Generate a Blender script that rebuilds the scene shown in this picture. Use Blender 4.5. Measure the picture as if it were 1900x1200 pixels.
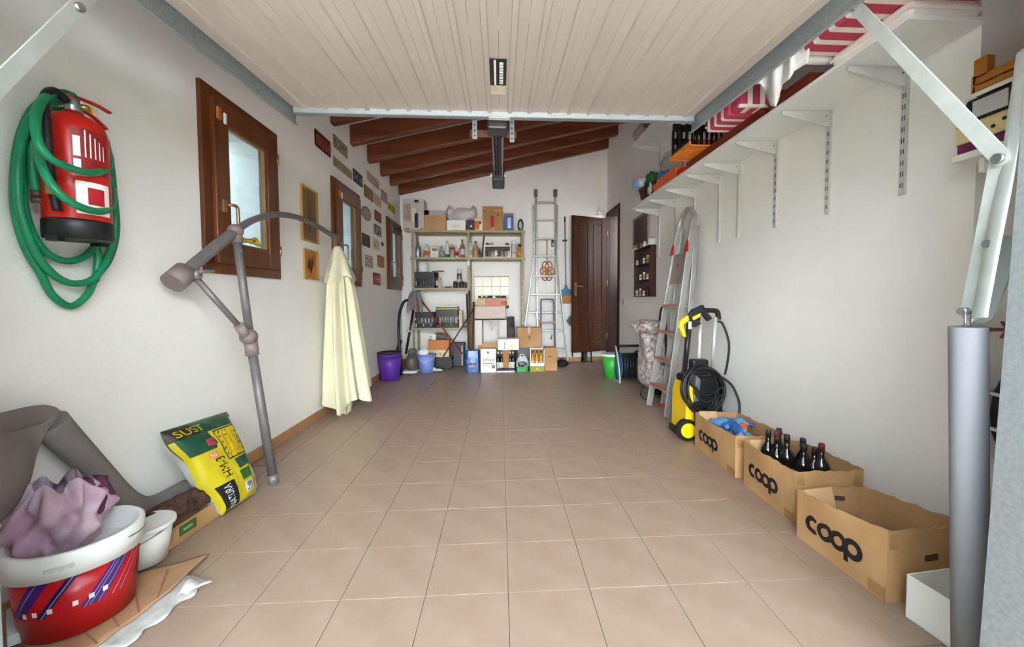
import bpy, bmesh, math, random
from mathutils import Vector, Matrix, noise
for o in list(bpy.data.objects): bpy.data.objects.remove(o, do_unlink=True)
random.seed(7)
S = bpy.context.scene
COL = S.collection
V = Vector
PI = math.pi

# ------------------------------------------------------------------ camera
EYE = V((0, 0, 1.08))
FPX, PCX, PCY = 736.2, 970.5, 585.5
def cam_axes(yaw, pitch, roll):
    cy, sy, cp, sp = math.cos(yaw), math.sin(yaw), math.cos(pitch), math.sin(pitch)
    fwd = V((sy*cp, cy*cp, -sp)); right = V((cy, -sy, 0)); up = right.cross(fwd)
    return (right*math.cos(roll)+up*math.sin(roll), up*math.cos(roll)-right*math.sin(roll), fwd)
AX_R, AX_U, AX_F = cam_axes(math.radians(3.243), math.radians(2.356), math.radians(-.239))
cd = bpy.data.cameras.new('camera'); cam = bpy.data.objects.new('camera', cd); COL.objects.link(cam)
cd.sensor_width = 36; cd.lens = FPX/1900*36; cd.clip_start = .02
cd.shift_x = (950-PCX)/1900; cd.shift_y = (PCY-600)/1900
cam.matrix_world = Matrix(((AX_R.x, AX_U.x, -AX_F.x, 0), (AX_R.y, AX_U.y, -AX_F.y, 0), (AX_R.z, AX_U.z, -AX_F.z, EYE.z), (0, 0, 0, 1)))
S.camera = cam

# ------------------------------------------------------------------ light: open sky and sun, steered by added walls and hedges outside
W = bpy.data.worlds.new('sky'); S.world = W; W.use_nodes = True
bgn = W.node_tree.nodes['Background']
bgn.inputs[0].default_value = (.70, .85, 1.0, 1); bgn.inputs[1].default_value = 3.0
sun_d = bpy.data.lights.new('sun', 'SUN'); sun_d.energy = 55; sun_d.angle = .0093; sun_d.color = (1, .99, .98)
sun = bpy.data.objects.new('sun', sun_d); COL.objects.link(sun)      # behind the house: the driveway beyond the shadow is sunlit
sun.rotation_euler = V((-.02, -.66, -.75)).to_track_quat('-Z', 'Y').to_euler()
S.cycles.max_bounces = 16; S.cycles.diffuse_bounces = 10
S.view_settings.view_transform = 'Standard'; S.view_settings.look = 'None'
S.view_settings.exposure = 1.28; S.view_settings.gamma = 1; S.view_settings.use_curve_mapping = False

# ------------------------------------------------------------------ survey helpers: a sighted direction meets a known plane of the room
XL, XR, YB = -1.66, 1.84, 6.80
def sight(px, py): return AX_R*((px-PCX)/FPX)+AX_U*((PCY-py)/FPX)+AX_F
def plane(px, py, ax, v):
    d = sight(px, py); return EYE+d*((v-EYE[ax])/d[ax])
def at(px, py, y): return plane(px, py, 1, y)
def fl(px, py, z=0.): return plane(px, py, 2, z)
def lw(px, py, off=0.): return plane(px, py, 0, XL+off)
def rw(px, py, off=0.): return plane(px, py, 0, XR-off)

# ------------------------------------------------------------------ materials
def lin(c): return tuple((x/255/12.92 if x <= 10 else ((x/255+.055)/1.055)**2.4) for x in c)
_m = {}
def mat(name, rgb, rough=.55, metal=0., var=.10, scale=6., bump=0., bscale=40., rgb2=None, spec=.4, trans=0., alpha=1.):
    if name in _m: return _m[name]
    m = bpy.data.materials.new(name); _m[name] = m; m.use_nodes = True
    n, l = m.node_tree.nodes, m.node_tree.links
    b = n['Principled BSDF']
    b.inputs['Roughness'].default_value = rough; b.inputs['Metallic'].default_value = metal
    b.inputs['Specular IOR Level'].default_value = spec
    if trans: b.inputs['Transmission Weight'].default_value = trans
    if alpha < 1: b.inputs['Alpha'].default_value = alpha
    c = lin(rgb); c2 = lin(rgb2) if rgb2 else tuple(x*(1-var*2.2) for x in c)
    tc = n.new('ShaderNodeTexCoord'); nz = n.new('ShaderNodeTexNoise'); nz.inputs['Scale'].default_value = scale
    nz.inputs['Detail'].default_value = 5
    l.new(tc.outputs['Object'], nz.inputs['Vector'])
    r = n.new('ShaderNodeValToRGB'); r.color_ramp.elements[0].position = .35; r.color_ramp.elements[1].position = .68
    r.color_ramp.elements[0].color = (*c2, 1); r.color_ramp.elements[1].color = (*c, 1)
    l.new(nz.outputs['Fac'], r.inputs['Fac']); l.new(r.outputs['Color'], b.inputs['Base Color'])
    if bump:
        n2 = n.new('ShaderNodeTexNoise'); n2.inputs['Scale'].default_value = bscale; n2.inputs['Detail'].default_value = 4
        l.new(tc.outputs['Object'], n2.inputs['Vector'])
        bp = n.new('ShaderNodeBump'); bp.inputs['Strength'].default_value = bump; bp.inputs['Distance'].default_value = .01
        l.new(n2.outputs['Fac'], bp.inputs['Height']); l.new(bp.outputs['Normal'], b.inputs['Normal'])
    return m
def wood(name, rgb, rgb2, axis=2, rough=.4, sc=14., stretch=.06):
    if name in _m: return _m[name]
    m = bpy.data.materials.new(name); _m[name] = m; m.use_nodes = True
    n, l = m.node_tree.nodes, m.node_tree.links; b = n['Principled BSDF']; b.inputs['Roughness'].default_value = rough
    b.inputs['Specular IOR Level'].default_value = .35
    tc = n.new('ShaderNodeTexCoord'); mp = n.new('ShaderNodeMapping'); s = [1, 1, 1]; s[axis] = stretch
    mp.inputs['Scale'].default_value = s
    nz = n.new('ShaderNodeTexNoise'); nz.inputs['Scale'].default_value = sc; nz.inputs['Detail'].default_value = 6; nz.inputs['Distortion'].default_value = .4
    r = n.new('ShaderNodeValToRGB'); r.color_ramp.elements[0].position = .3; r.color_ramp.elements[1].position = .72
    r.color_ramp.elements[0].color = (*lin(rgb2), 1); r.color_ramp.elements[1].color = (*lin(rgb), 1)
    l.new(tc.outputs['Object'], mp.inputs[0]); l.new(mp.outputs[0], nz.inputs['Vector']); l.new(nz.outputs['Fac'], r.inputs[0]); l.new(r.outputs[0], b.inputs['Base Color'])
    bp = n.new('ShaderNodeBump'); bp.inputs['Strength'].default_value = .15; bp.inputs['Distance'].default_value = .004
    l.new(nz.outputs['Fac'], bp.inputs['Height']); l.new(bp.outputs[0], b.inputs['Normal'])
    return m
def stripes(name, rgb, rgb2, axis, period, duty=.5, rough=.8):
    """woven two-colour stripes, hard edged, fixed to the object"""
    if name in _m: return _m[name]
    m = bpy.data.materials.new(name); _m[name] = m; m.use_nodes = True
    n, l = m.node_tree.nodes, m.node_tree.links; b = n['Principled BSDF']; b.inputs['Roughness'].default_value = rough
    tc = n.new('ShaderNodeTexCoord'); sp = n.new('ShaderNodeSeparateXYZ'); l.new(tc.outputs['Object'], sp.inputs[0])
    d = n.new('ShaderNodeMath'); d.operation = 'DIVIDE'; d.inputs[1].default_value = period; l.new(sp.outputs[axis], d.inputs[0])
    fr = n.new('ShaderNodeMath'); fr.operation = 'FRACT'; l.new(d.outputs[0], fr.inputs[0])
    lt = n.new('ShaderNodeMath'); lt.operation = 'LESS_THAN'; lt.inputs[1].default_value = duty; l.new(fr.outputs[0], lt.inputs[0])
    mx = n.new('ShaderNodeMix'); mx.data_type = 'RGBA'; l.new(lt.outputs[0], mx.inputs[0])
    mx.inputs[6].default_value = (*lin(rgb2), 1); mx.inputs[7].default_value = (*lin(rgb), 1); l.new(mx.outputs[2], b.inputs['Base Color'])
    return m
def clear(name, tint=(235, 245, 245), gloss=.12, op=.0, rough=.05):
    """thin clear sheet or glass: mostly see-through with a gloss"""
    if name in _m: return _m[name]
    m = bpy.data.materials.new(name); _m[name] = m; m.use_nodes = True
    n, l = m.node_tree.nodes, m.node_tree.links; n.remove(n['Principled BSDF']); out = n['Material Output']
    t = n.new('ShaderNodeBsdfTransparent'); t.inputs[0].default_value = (*lin(tint), 1)
    g = n.new('ShaderNodeBsdfGlossy'); g.inputs['Roughness'].default_value = rough; g.inputs[0].default_value = (.9, .95, 1, 1)
    d = n.new('ShaderNodeBsdfDiffuse'); d.inputs[0].default_value = (*lin(tint), 1)
    m1 = n.new('ShaderNodeMixShader'); m1.inputs[0].default_value = gloss; l.new(t.outputs[0], m1.inputs[1]); l.new(g.outputs[0], m1.inputs[2])
    m2 = n.new('ShaderNodeMixShader'); m2.inputs[0].default_value = op; l.new(m1.outputs[0], m2.inputs[1]); l.new(d.outputs[0], m2.inputs[2])
    l.new(m2.outputs[0], out.inputs[0]); return m

PLASTER = mat('white_plaster', (243, 240, 236), .85, var=.02, scale=2.5, bump=.12, bscale=90)
RENDER_OUT = mat('outside_render', (225, 228, 226), .9, var=.04, scale=1.5, bump=.2)
TILE = mat('floor_tile', (160, 139, 122), .38, var=.05, scale=7, rgb2=(152, 129, 111), bump=.05, bscale=60, spec=.45)
GROUT = mat('grout', (134, 116, 100), .8, var=.15, scale=25)
SKIRT = mat('terracotta_skirting', (186, 140, 98), .45, var=.10, scale=9)
CONC = mat('driveway_concrete', (216, 211, 204), .85, var=.08, scale=3, bump=.2)
BEAMW = wood('dark_beam_wood', (132, 70, 42), (94, 46, 26), 0)
WINW = wood('window_wood', (118, 66, 34), (82, 41, 20), 2, .3)
WINWY = wood('window_wood_rail', (118, 66, 34), (82, 41, 20), 1, .3)
DOORW = wood('door_wood', (84, 44, 27), (56, 28, 17), 2, .3)
GALV = mat('galvanised_steel', (170, 177, 180), .42, .6, var=.10, scale=90, rgb2=(154, 162, 165))
GALVP = mat('painted_bar', (196, 202, 198), .4, .35, var=.06, scale=14)
SHEET = mat('door_sheet', (190, 178, 168), .42, .0, var=.02, scale=2)
STEEL = mat('steel', (168, 170, 172), .3, .9, var=.08, scale=12)
ALU = mat('aluminium', (172, 172, 168), .42, .55, var=.06, scale=10)
DKMET = mat('dark_metal', (78, 76, 76), .45, .6, var=.12, scale=14)
BLACKP = mat('black_plastic', (30, 30, 32), .42, var=.2, scale=10)
GREYP = mat('grey_plastic', (105, 104, 104), .5, var=.1, scale=10)
LGREY = mat('light_grey_paint', (206, 206, 203), .45, .1, var=.04, scale=10)
WHITEP = mat('white_plastic', (236, 236, 232), .4, var=.03, scale=6)
WHITEL = mat('white_board', (233, 233, 230), .45, var=.02, scale=4)
CARD = mat('cardboard', (190, 150, 104), .8, var=.06, scale=5, rgb2=(172, 132, 88), bump=.08, bscale=120)
CARDD = mat('cardboard_darker', (176, 128, 82), .8, var=.08, scale=5, bump=.08, bscale=120)
CARDP = mat('cardboard_pinkish', (206, 178, 154), .8, var=.06, scale=5)
CARDW = mat('white_card', (232, 230, 224), .7, var=.03, scale=4)
TAPE = mat('brown_tape', (164, 124, 82), .25, var=.06, scale=9)
INK = mat('black_ink', (28, 26, 28), .6, var=.1)
WINK = mat('white_print', (240, 240, 236), .5, var=.02)
OLIVE = mat('olive_shelf_paint', (160, 150, 116), .5, .1, var=.10, scale=16)
GLASSG = clear('window_glass', (238, 246, 248), .10, .03)
CLEARB = clear('clear_plastic', (244, 246, 248), .12, .10, .15)
BUBBLE = clear('bubble_wrap', (240, 236, 238), .12, .38, .25)
RED = mat('red_paint', (196, 34, 26), .28, var=.06, scale=8)
REDP = mat('red_plastic', (206, 52, 40), .4, var=.08)
GREENH = mat('green_hose', (22, 138, 92), .38, var=.10, scale=12)
BRASS = mat('brass', (190, 158, 92), .3, .85, var=.1)
GLASSD = mat('dark_bottle_glass', (24, 22, 20), .08, var=.2, spec=.6)
PAPER = mat('paper', (222, 218, 210), .8, var=.06, scale=12)

# ------------------------------------------------------------------ mesh builder
def catmull(pts, k=6, closed=False):
    pts = [V(p) for p in pts]; n = len(pts); out = []
    rng = n if closed else n-1
    for i in range(rng):
        g = (lambda j: pts[j % n]) if closed else (lambda j: pts[max(0, min(n-1, j))])
        a, b, c, d = g(i-1), g(i), g(i+1), g(i+2)
        for s in range(k):
            t = s/k; out.append(.5*((2*b)+(c-a)*t+(2*a-5*b+4*c-d)*t*t+(3*b-a-3*c+d)*t**3))
    if not closed: out.append(pts[-1])
    return out
class MB:
    def __init__(s): s.v, s.f, s.s = [], [], []
    def add(s, vs, fs, sm=False):
        o = len(s.v); s.v += [V(p) for p in vs]; s.f += [tuple(i+o for i in f) for f in fs]
        s.s += (sm if isinstance(sm, list) else [sm]*len(fs)); return s
    def box(s, x0, x1, y0, y1, z0, z1):
        return s.hexa([(x0, y0, z0), (x1, y0, z0), (x1, y1, z0), (x0, y1, z0), (x0, y0, z1), (x1, y0, z1), (x1, y1, z1), (x0, y1, z1)])
    def hexa(s, c): return s.add(c, [(0, 3, 2, 1), (4, 5, 6, 7), (0, 1, 5, 4), (1, 2, 6, 5), (2, 3, 7, 6), (3, 0, 4, 7)])
    def bar(s, p, q, w, t, up=(0, 0, 1)):
        p, q = V(p), V(q); d = (q-p).normalized(); sd = d.cross(V(up))
        if sd.length < 1e-4: sd = d.cross(V((1, 0, 0)))
        sd.normalize(); u = sd.cross(d).normalized(); a, b = sd*w/2, u*t/2
        return s.hexa([p-a-b, p+a-b, p+a+b, p-a+b, q-a-b, q+a-b, q+a+b, q-a+b])
    def cyl(s, p, q, r, r2=None, n=16, caps=True):
        p, q = V(p), V(q); r2 = r if r2 is None else r2; d = (q-p).normalized()
        a = d.orthogonal().normalized(); b = d.cross(a)
        vs = [p+(a*math.cos(t)+b*math.sin(t))*r for t in [2*PI*i/n for i in range(n)]]+[q+(a*math.cos(t)+b*math.sin(t))*r2 for t in [2*PI*i/n for i in range(n)]]
        fs = [(i, (i+1) % n, n+(i+1) % n, n+i) for i in range(n)]; sm = [True]*n
        if caps: fs += [tuple(range(n-1, -1, -1)), tuple(range(n, 2*n))]; sm += [False]*2
        return s.add(vs, fs, sm)
    def tube(s, pts, r, n=8, closed=False, k=6, smooth=True, flat=None, flatdir=None):
        P = catmull(pts, k, closed) if smooth else [V(p) for p in pts]
        m = len(P); vs = []; nrm = None
        for i in range(m):
            if closed: d = P[(i+1) % m]-P[i-1]
            else: d = P[min(i+1, m-1)]-P[max(i-1, 0)]
            if d.length < 1e-9: d = V((0, 0, 1))
            d.normalize()
            if nrm is None: nrm = (d.orthogonal() if flatdir is None else (V(flatdir)-d*V(flatdir).dot(d))).normalized()
            else: nrm = (nrm-d*nrm.dot(d)).normalized()
            b = d.cross(nrm); rr = r(i/(m-1)) if callable(r) else r; fb = rr*(flat if flat else 1)
            for j in range(n):
                t = 2*PI*j/n; vs.append(P[i]+nrm*math.cos(t)*fb+b*math.sin(t)*rr)
        fs = []
        for i in range(m if closed else m-1):
            for j in range(n):
                a, c = i*n, ((i+1) % m)*n; fs.append((a+j, a+(j+1) % n, c+(j+1) % n, c+j))
        sm = [True]*len(fs)
        if not closed: fs += [tuple(range(n-1, -1, -1)), tuple((m-1)*n+j for j in range(n))]; sm += [False]*2
        return s.add(vs, fs, sm)
    def lathe(s, prof, c=(0, 0, 0), n=24, sx=1., sy=1., smooth=True):
        c = V(c); vs, fs, sm = [], [], []
        for r, z in prof:
            for j in range(n): t = 2*PI*j/n; vs.append(c+V((r*sx*math.cos(t), r*sy*math.sin(t), z)))
        m = len(prof)
        for i in range(m-1):
            for j in range(n): fs.append((i*n+j, i*n+(j+1) % n, (i+1)*n+(j+1) % n, (i+1)*n+j)); sm.append(smooth)
        if prof[0][0] > 1e-5: fs.append(tuple(range(n-1, -1, -1))); sm.append(False)
        if prof[-1][0] > 1e-5: fs.append(tuple((m-1)*n+j for j in range(n))); sm.append(False)
        return s.add(vs, fs, sm)
    def prism(s, poly, o, u, v, h):
        """polygon (list of 2D) on origin o with axes u, v, extruded by vector h"""
        o, u, v, h = V(o), V(u), V(v), V(h); n = len(poly)
        vs = [o+u*a+v*b for a, b in poly]; vs += [p+h for p in vs]
        return s.add(vs, [tuple(range(n-1, -1, -1)), tuple(range(n, 2*n))]+[(i, (i+1) % n, n+(i+1) % n, n+i) for i in range(n)])
    def ell(s, c, r, n=14, m=8):
        if not hasattr(r, '__len__'): r = (r, r, r)
        c = V(c); pr = [(math.sin(PI*i/m), -math.cos(PI*i/m)) for i in range(m+1)]; vs, fs = [], []
        for a, z in pr:
            for j in range(n): t = 2*PI*j/n; vs.append(c+V((a*math.cos(t)*r[0], a*math.sin(t)*r[1], z*r[2])))
        for i in range(m):
            for j in range(n): fs.append((i*n+j, i*n+(j+1) % n, (i+1)*n+(j+1) % n, (i+1)*n+j))
        return s.add(vs, fs, True)
    def grid(s, fn, nu, nv, thick=0., smooth=True):
        P = [[V(fn(i/nu, j/nv)) for j in range(nv+1)] for i in range(nu+1)]
        vs = [p for row in P for p in row]; w = nv+1
        fs = [(i*w+j, (i+1)*w+j, (i+1)*w+j+1, i*w+j+1) for i in range(nu) for j in range(nv)]
        if thick:
            o = len(vs); nn = []
            for i in range(nu+1):
                for j in range(nv+1):
                    du = P[min(i+1, nu)][j]-P[max(i-1, 0)][j]; dv = P[i][min(j+1, nv)]-P[i][max(j-1, 0)]
                    q = du.cross(dv); nn.append(q.normalized() if q.length > 1e-12 else V((0, 0, 1)))
            vs += [vs[i]-nn[i]*thick for i in range(o)]
            fs += [tuple(o+k for k in reversed(f)) for f in fs]
            rim = [(i, 0) for i in range(nu+1)]+[(nu, j) for j in range(1, nv+1)]+[(i, nv) for i in range(nu-1, -1, -1)]+[(0, j) for j in range(nv-1, 0, -1)]
            idx = [a*w+b for a, b in rim]
            for a in range(len(idx)): b = (a+1) % len(idx); fs.append((idx[b], idx[a], o+idx[a], o+idx[b]))
        return s.add(vs, fs, smooth)
    def build(s, name, m, parent=None, world=False, bevel=0., weld=False):
        me = bpy.data.meshes.new(name)
        vs = s.v
        if world and parent is not None:
            mw = parent.matrix_basis.copy(); q = parent.parent
            while q is not None: mw = q.matrix_basis@mw; q = q.parent
            inv = mw.inverted(); vs = [inv@p for p in vs]
        me.from_pydata([tuple(p) for p in vs], [], s.f)
        me.polygons.foreach_set('use_smooth', s.s)
        bm = bmesh.new(); bm.from_mesh(me)
        if weld: bmesh.ops.remove_doubles(bm, verts=bm.verts, dist=1e-5)
        bmesh.ops.recalc_face_normals(bm, faces=bm.faces)
        if bevel:
            es = [e for e in bm.edges if len(e.link_faces) == 2 and e.calc_face_angle(0) > .6]
            bmesh.ops.bevel(bm, geom=es, offset=bevel, segments=1 if bevel < .004 else 2, affect='EDGES', profile=.5, clamp_overlap=True)
        bm.to_mesh(me); bm.free(); me.materials.append(m)
        o = bpy.data.objects.new(name, me); COL.objects.link(o)
        if parent is not None: o.parent = parent
        return o
def tag(o, label, cat, group=None, kind=None):
    o['label'] = label; o['category'] = cat
    if group: o['group'] = group
    if kind: o['kind'] = kind
    return o
def struct(o): o['kind'] = 'structure'; return o
def thing(name, label, cat, loc=(0, 0, 0), rz=0., group=None):
    o = bpy.data.objects.new(name, None); COL.objects.link(o); o.empty_display_size = .05
    o.location = loc; o.rotation_euler = (0, 0, rz)
    o.matrix_basis = Matrix.Translation(V(loc))@Matrix.Rotation(rz, 4, 'Z')
    return tag(o, label, cat, group)
def B(x0, x1, y0, y1, z0, z1): return MB().box(x0, x1, y0, y1, z0, z1)
_tx = {}
def textmesh(txt):
    """flat lettering: verts normalised to a unit height, faces, width"""
    if txt not in _tx:
        c = bpy.data.curves.new('t', 'FONT'); c.body = txt; c.size = 1; c.resolution_u = 3
        o = bpy.data.objects.new('t', c); me = bpy.data.meshes.new_from_object(o)
        vs = [v.co.copy() for v in me.vertices]; fs = [tuple(p.vertices) for p in me.polygons]
        x0 = min(v.x for v in vs); x1 = max(v.x for v in vs); y0 = min(v.y for v in vs); y1 = max(v.y for v in vs); h = y1-y0
        _tx[txt] = ([((v.x-x0)/h, (v.y-y0)/h) for v in vs], fs, (x1-x0)/h)
        bpy.data.objects.remove(o); bpy.data.meshes.remove(me); bpy.data.curves.remove(c)
    return _tx[txt]
def letter(parent, txt, o, u, v, h, m, width=None, world=False, fn=None, name='lettering'):
    """lettering laid on a surface: o lower-left corner, u reading direction, v up; or mapped by fn(a, b)"""
    vs, fs, w = textmesh(txt); sx = h if width is None else width/w
    if fn is None:
        o, u, v = V(o), V(u).normalized(), V(v).normalized(); pts = [o+u*(a*sx)+v*(b*h) for a, b in vs]
    else: pts = [V(fn(a*sx, b*h)) for a, b in vs]
    mb = MB(); mb.add(pts, fs); return mb.build(name, m, parent, world)
def copytree(root, loc, rz=None, label=None, parent=None):
    c = root.copy(); COL.objects.link(c)
    if parent is not None: c.parent = parent
    else:
        c.location = loc
        if rz is not None: c.rotation_euler = (0, 0, rz)
        if label: c['label'] = label
    for ch in list(root.children): copytree(ch, None, parent=c)
    return c

# ================================================================== THE ROOM
SL = .234                                   # roof pitch: rises towards the right wall
def zbeam(x): return 2.81+(x-XL)*SL
def zceil(x): return zbeam(x)+.215
YF = .84                                    # inner face of the front wall
fl_o = struct(B(XL-.3, XR+.45, .55, YB+.25, -.12, -.004).build('floor', GROUT))
ts, g = .303, .0011
tcache = {}
x_lines = [XL+.0005]+[.022+k*ts for k in range(-5, 7) if XL+.05 < .022+k*ts < XR-.02]+[XR]
y_lines = [.60]+[1.4217+k*ts for k in range(-2, 18) if 1.4217+k*ts < YB-.02]+[YB]
for i in range(len(x_lines)-1):
    for j in range(len(y_lines)-1):
        w, d = round(x_lines[i+1]-x_lines[i]-2*g, 4), round(y_lines[j+1]-y_lines[j]-2*g, 4)
        if w < .02 or d < .02: continue
        if (w, d) not in tcache:
            o = B(0, w, 0, d, -.010, 0).build('tile', TILE, fl_o, bevel=.0007); tcache[(w, d)] = o.data
        else: o = bpy.data.objects.new('tile', tcache[(w, d)]); COL.objects.link(o); o.parent = fl_o
        o.location = (x_lines[i]+g, y_lines[j]+g, random.uniform(-.0007, 0))
mb = MB()
WIN = [(2.322, 3.080), (4.040, 4.815), (5.930, 6.752)]; WZ0, WZ1 = 1.238, 2.302
ys = [YF-.29]
for a, b in WIN: ys += [a+.10, b-.10]
ys += [YB+.25]
for k in range(0, len(ys), 2): mb.box(XL-.28, XL, ys[k], ys[k+1], -.05, 3.1)
for a, b in WIN: mb.box(XL-.28, XL, a+.10, b-.10, -.05, WZ0+.10); mb.box(XL-.28, XL, a+.10, b-.10, WZ1-.10, 3.1)
struct(mb.build('wall_left', PLASTER))
DY0, DY1, DZ0, DZ1 = 6.10, 6.74, .20, 2.50
NY = 1.455                                   # the right wall steps back into a niche nearer than this
mb = MB().box(XR, XR+.25, NY, DY0, -.05, 4.2).box(XR, XR+.25, DY1, YB+.25, -.05, 4.2).box(XR, XR+.25, DY0, DY1, -.05, DZ0).box(XR, XR+.25, DY0, DY1, DZ1, 4.2)
mb.box(XR+.25, XR+.45, YF-.29, NY+.2, -.05, 4.2)
struct(mb.build('wall_right', PLASTER))
struct(B(XL-.28, XR+.25, YB, YB+.25, -.05, 4.2).build('wall_back', PLASTER))
OPX = 1.235
mb = MB().box(XL-.28, -OPX, YF-.29, YF, -.05, 4.1).box(OPX+.045, XR+.45, YF-.29, YF, -.05, 4.1).box(-OPX, OPX+.045, YF-.29, YF, 2.28, 4.1).box(1.222, OPX+.045, YF-.29, YF-.07, -.05, 2.28)
struct(mb.build('wall_front', PLASTER))
ceil = MB(); x0, x1, t = XL-.28, XR+.45, .12
ceil.hexa([(x0, YF-.6, zceil(x0)), (x1, YF-.6, zceil(x1)), (x1, YB+.25, zceil(x1)), (x0, YB+.25, zceil(x0)),
           (x0, YF-.6, zceil(x0)+t), (x1, YF-.6, zceil(x1)+t), (x1, YB+.25, zceil(x1)+t), (x0, YB+.25, zceil(x0)+t)])
ceil = struct(ceil.build('ceiling', PLASTER))
bm0 = None
for k, y in enumerate([6.79, 6.262, 5.79, 5.255, 4.68, 4.165, 3.63, 3.09, 2.55, 2.0, 1.45, .98]):
    if bm0 is None:
        mb = MB(); xa, xb = XL, XR
        if True:
            w = .10
            mb.hexa([(xa, -w, zbeam(xa)), (xb, -w, zbeam(xb)), (xb, 0, zbeam(xb)), (xa, 0, zbeam(xa)), (xa, -w, zceil(xa)-.002), (xb, -w, zceil(xb)-.002), (xb, 0, zceil(xb)-.002), (xa, 0, zceil(xa)-.002)])
        bo = mb.build('beam', BEAMW, ceil, bevel=.012); bm0 = bo.data
    else: bo = bpy.data.objects.new('beam', bm0); COL.objects.link(bo); bo.parent = ceil
    bo.location = (0, y, random.uniform(0, .006))
# skirting tiles
def run_y(name, x, sgn, y0, y1):
    root = struct(bpy.data.objects.new(name, None)); COL.objects.link(root); y = y0
    while y < y1-.02:
        e = min(y+ts, y1); xa, xb = sorted((x, x+sgn*.011))
        B(xa, xb, y+.0012, e-.0012, 0, .078).build('skirting_tile', SKIRT, root, bevel=.002); y = e
def run_x(name, y, x0, x1):
    root = struct(bpy.data.objects.new(name, None)); COL.objects.link(root); x = x0
    while x < x1-.02:
        e = min(x+ts, x1); B(x+.0012, e-.0012, y-.011, y, 0, .078).build('skirting_tile', SKIRT, root, bevel=.002); x = e
run_y('baseboard_left', XL, 1, YF, YB-.012); run_y('baseboard_right', XR, -1, NY, YB-.012); run_x('baseboard_back', YB, XL+.012, XR-.012)
# outside: driveway and path; walls, houses and hedges are added to shape the daylight
struct(B(-16, 16, -13, .55, -.10, -.012).build('driveway', CONC))
struct(B(XL-2.2, XL-.28, .55, 9, -.10, -.012).build('side_path', CONC))
struct(B(XL-2.3, XL-2.1, -1, 9.5, -.1, 5.2).build('added_boundary_wall', mat('added_boundary_render', (102, 130, 140), .9, var=.03, scale=.9)))  # tall wall added to block the sky behind the windows
struct(B(-4.2, 6.5, YB+.26, 14, -.1, 8.8).build('added_shade_block', RENDER_OUT))  # unseen volume added to cast shade over the side path
struct(B(-16, 16, -14.5, -13, -.1, 8.5).build('added_bounce_house', mat('bounce_facade', (224, 231, 238), .9, var=.03, scale=.6)))      # unseen white house, added to bounce sunlight onto the back wall
struct(B(XL-2.1, XL-.28, .36, .55, -.1, 2.8).build('added_passage_screen', mat('passage_screen', (140, 142, 138), .9)))  # unseen screen added to keep bright light off the window reveals
ADDED_HEDGE = mat('added_hedge_leaves', (84, 104, 66), .9, var=.3, scale=18, bump=1., bscale=50)
for sg in (-1, 1):       # unseen hedges added to keep side light off the near walls
    def hd_(u, v, sg=sg):
        y = -11+11.3*u; a = v*3
        if a < 1: x, z = 2.4, 2.2*a
        elif a < 2: x, z = 2.4+.8*(a-1), 2.2
        else: x, z = 3.2, 2.2*(3-a)
        q = noise.noise(V((y*2.3, z*2.3, sg*5)))*.07+noise.noise(V((y*7, z*7, x*7)))*.04
        return (sg*(x-q), y, z+q*.6)
    h_ = MB().grid(hd_, 90, 30).build('added_hedge', ADDED_HEDGE); h_['kind'] = 'structure'
# corridor behind the small door
mb = MB().box(XR+.25, XR+1.4, DY0-.6, DY1+.9, DZ0-.05, DZ0).box(XR+1.3, XR+1.4, DY0-.6, DY1+.9, DZ0, 2.7).box(XR+.25, XR+1.4, DY1+.8, DY1+.9, DZ0, 2.7).box(XR+.25, XR+1.4, DY0-.6, DY1+.9, 2.7, 2.75).box(XR+.25, XR+1.4, DY0-.6, DY0-.5, DZ0, 1.5)  # unseen half-height end wall added to dim the corridor daylight
struct(mb.build('corridor_shell', PLASTER))

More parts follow.
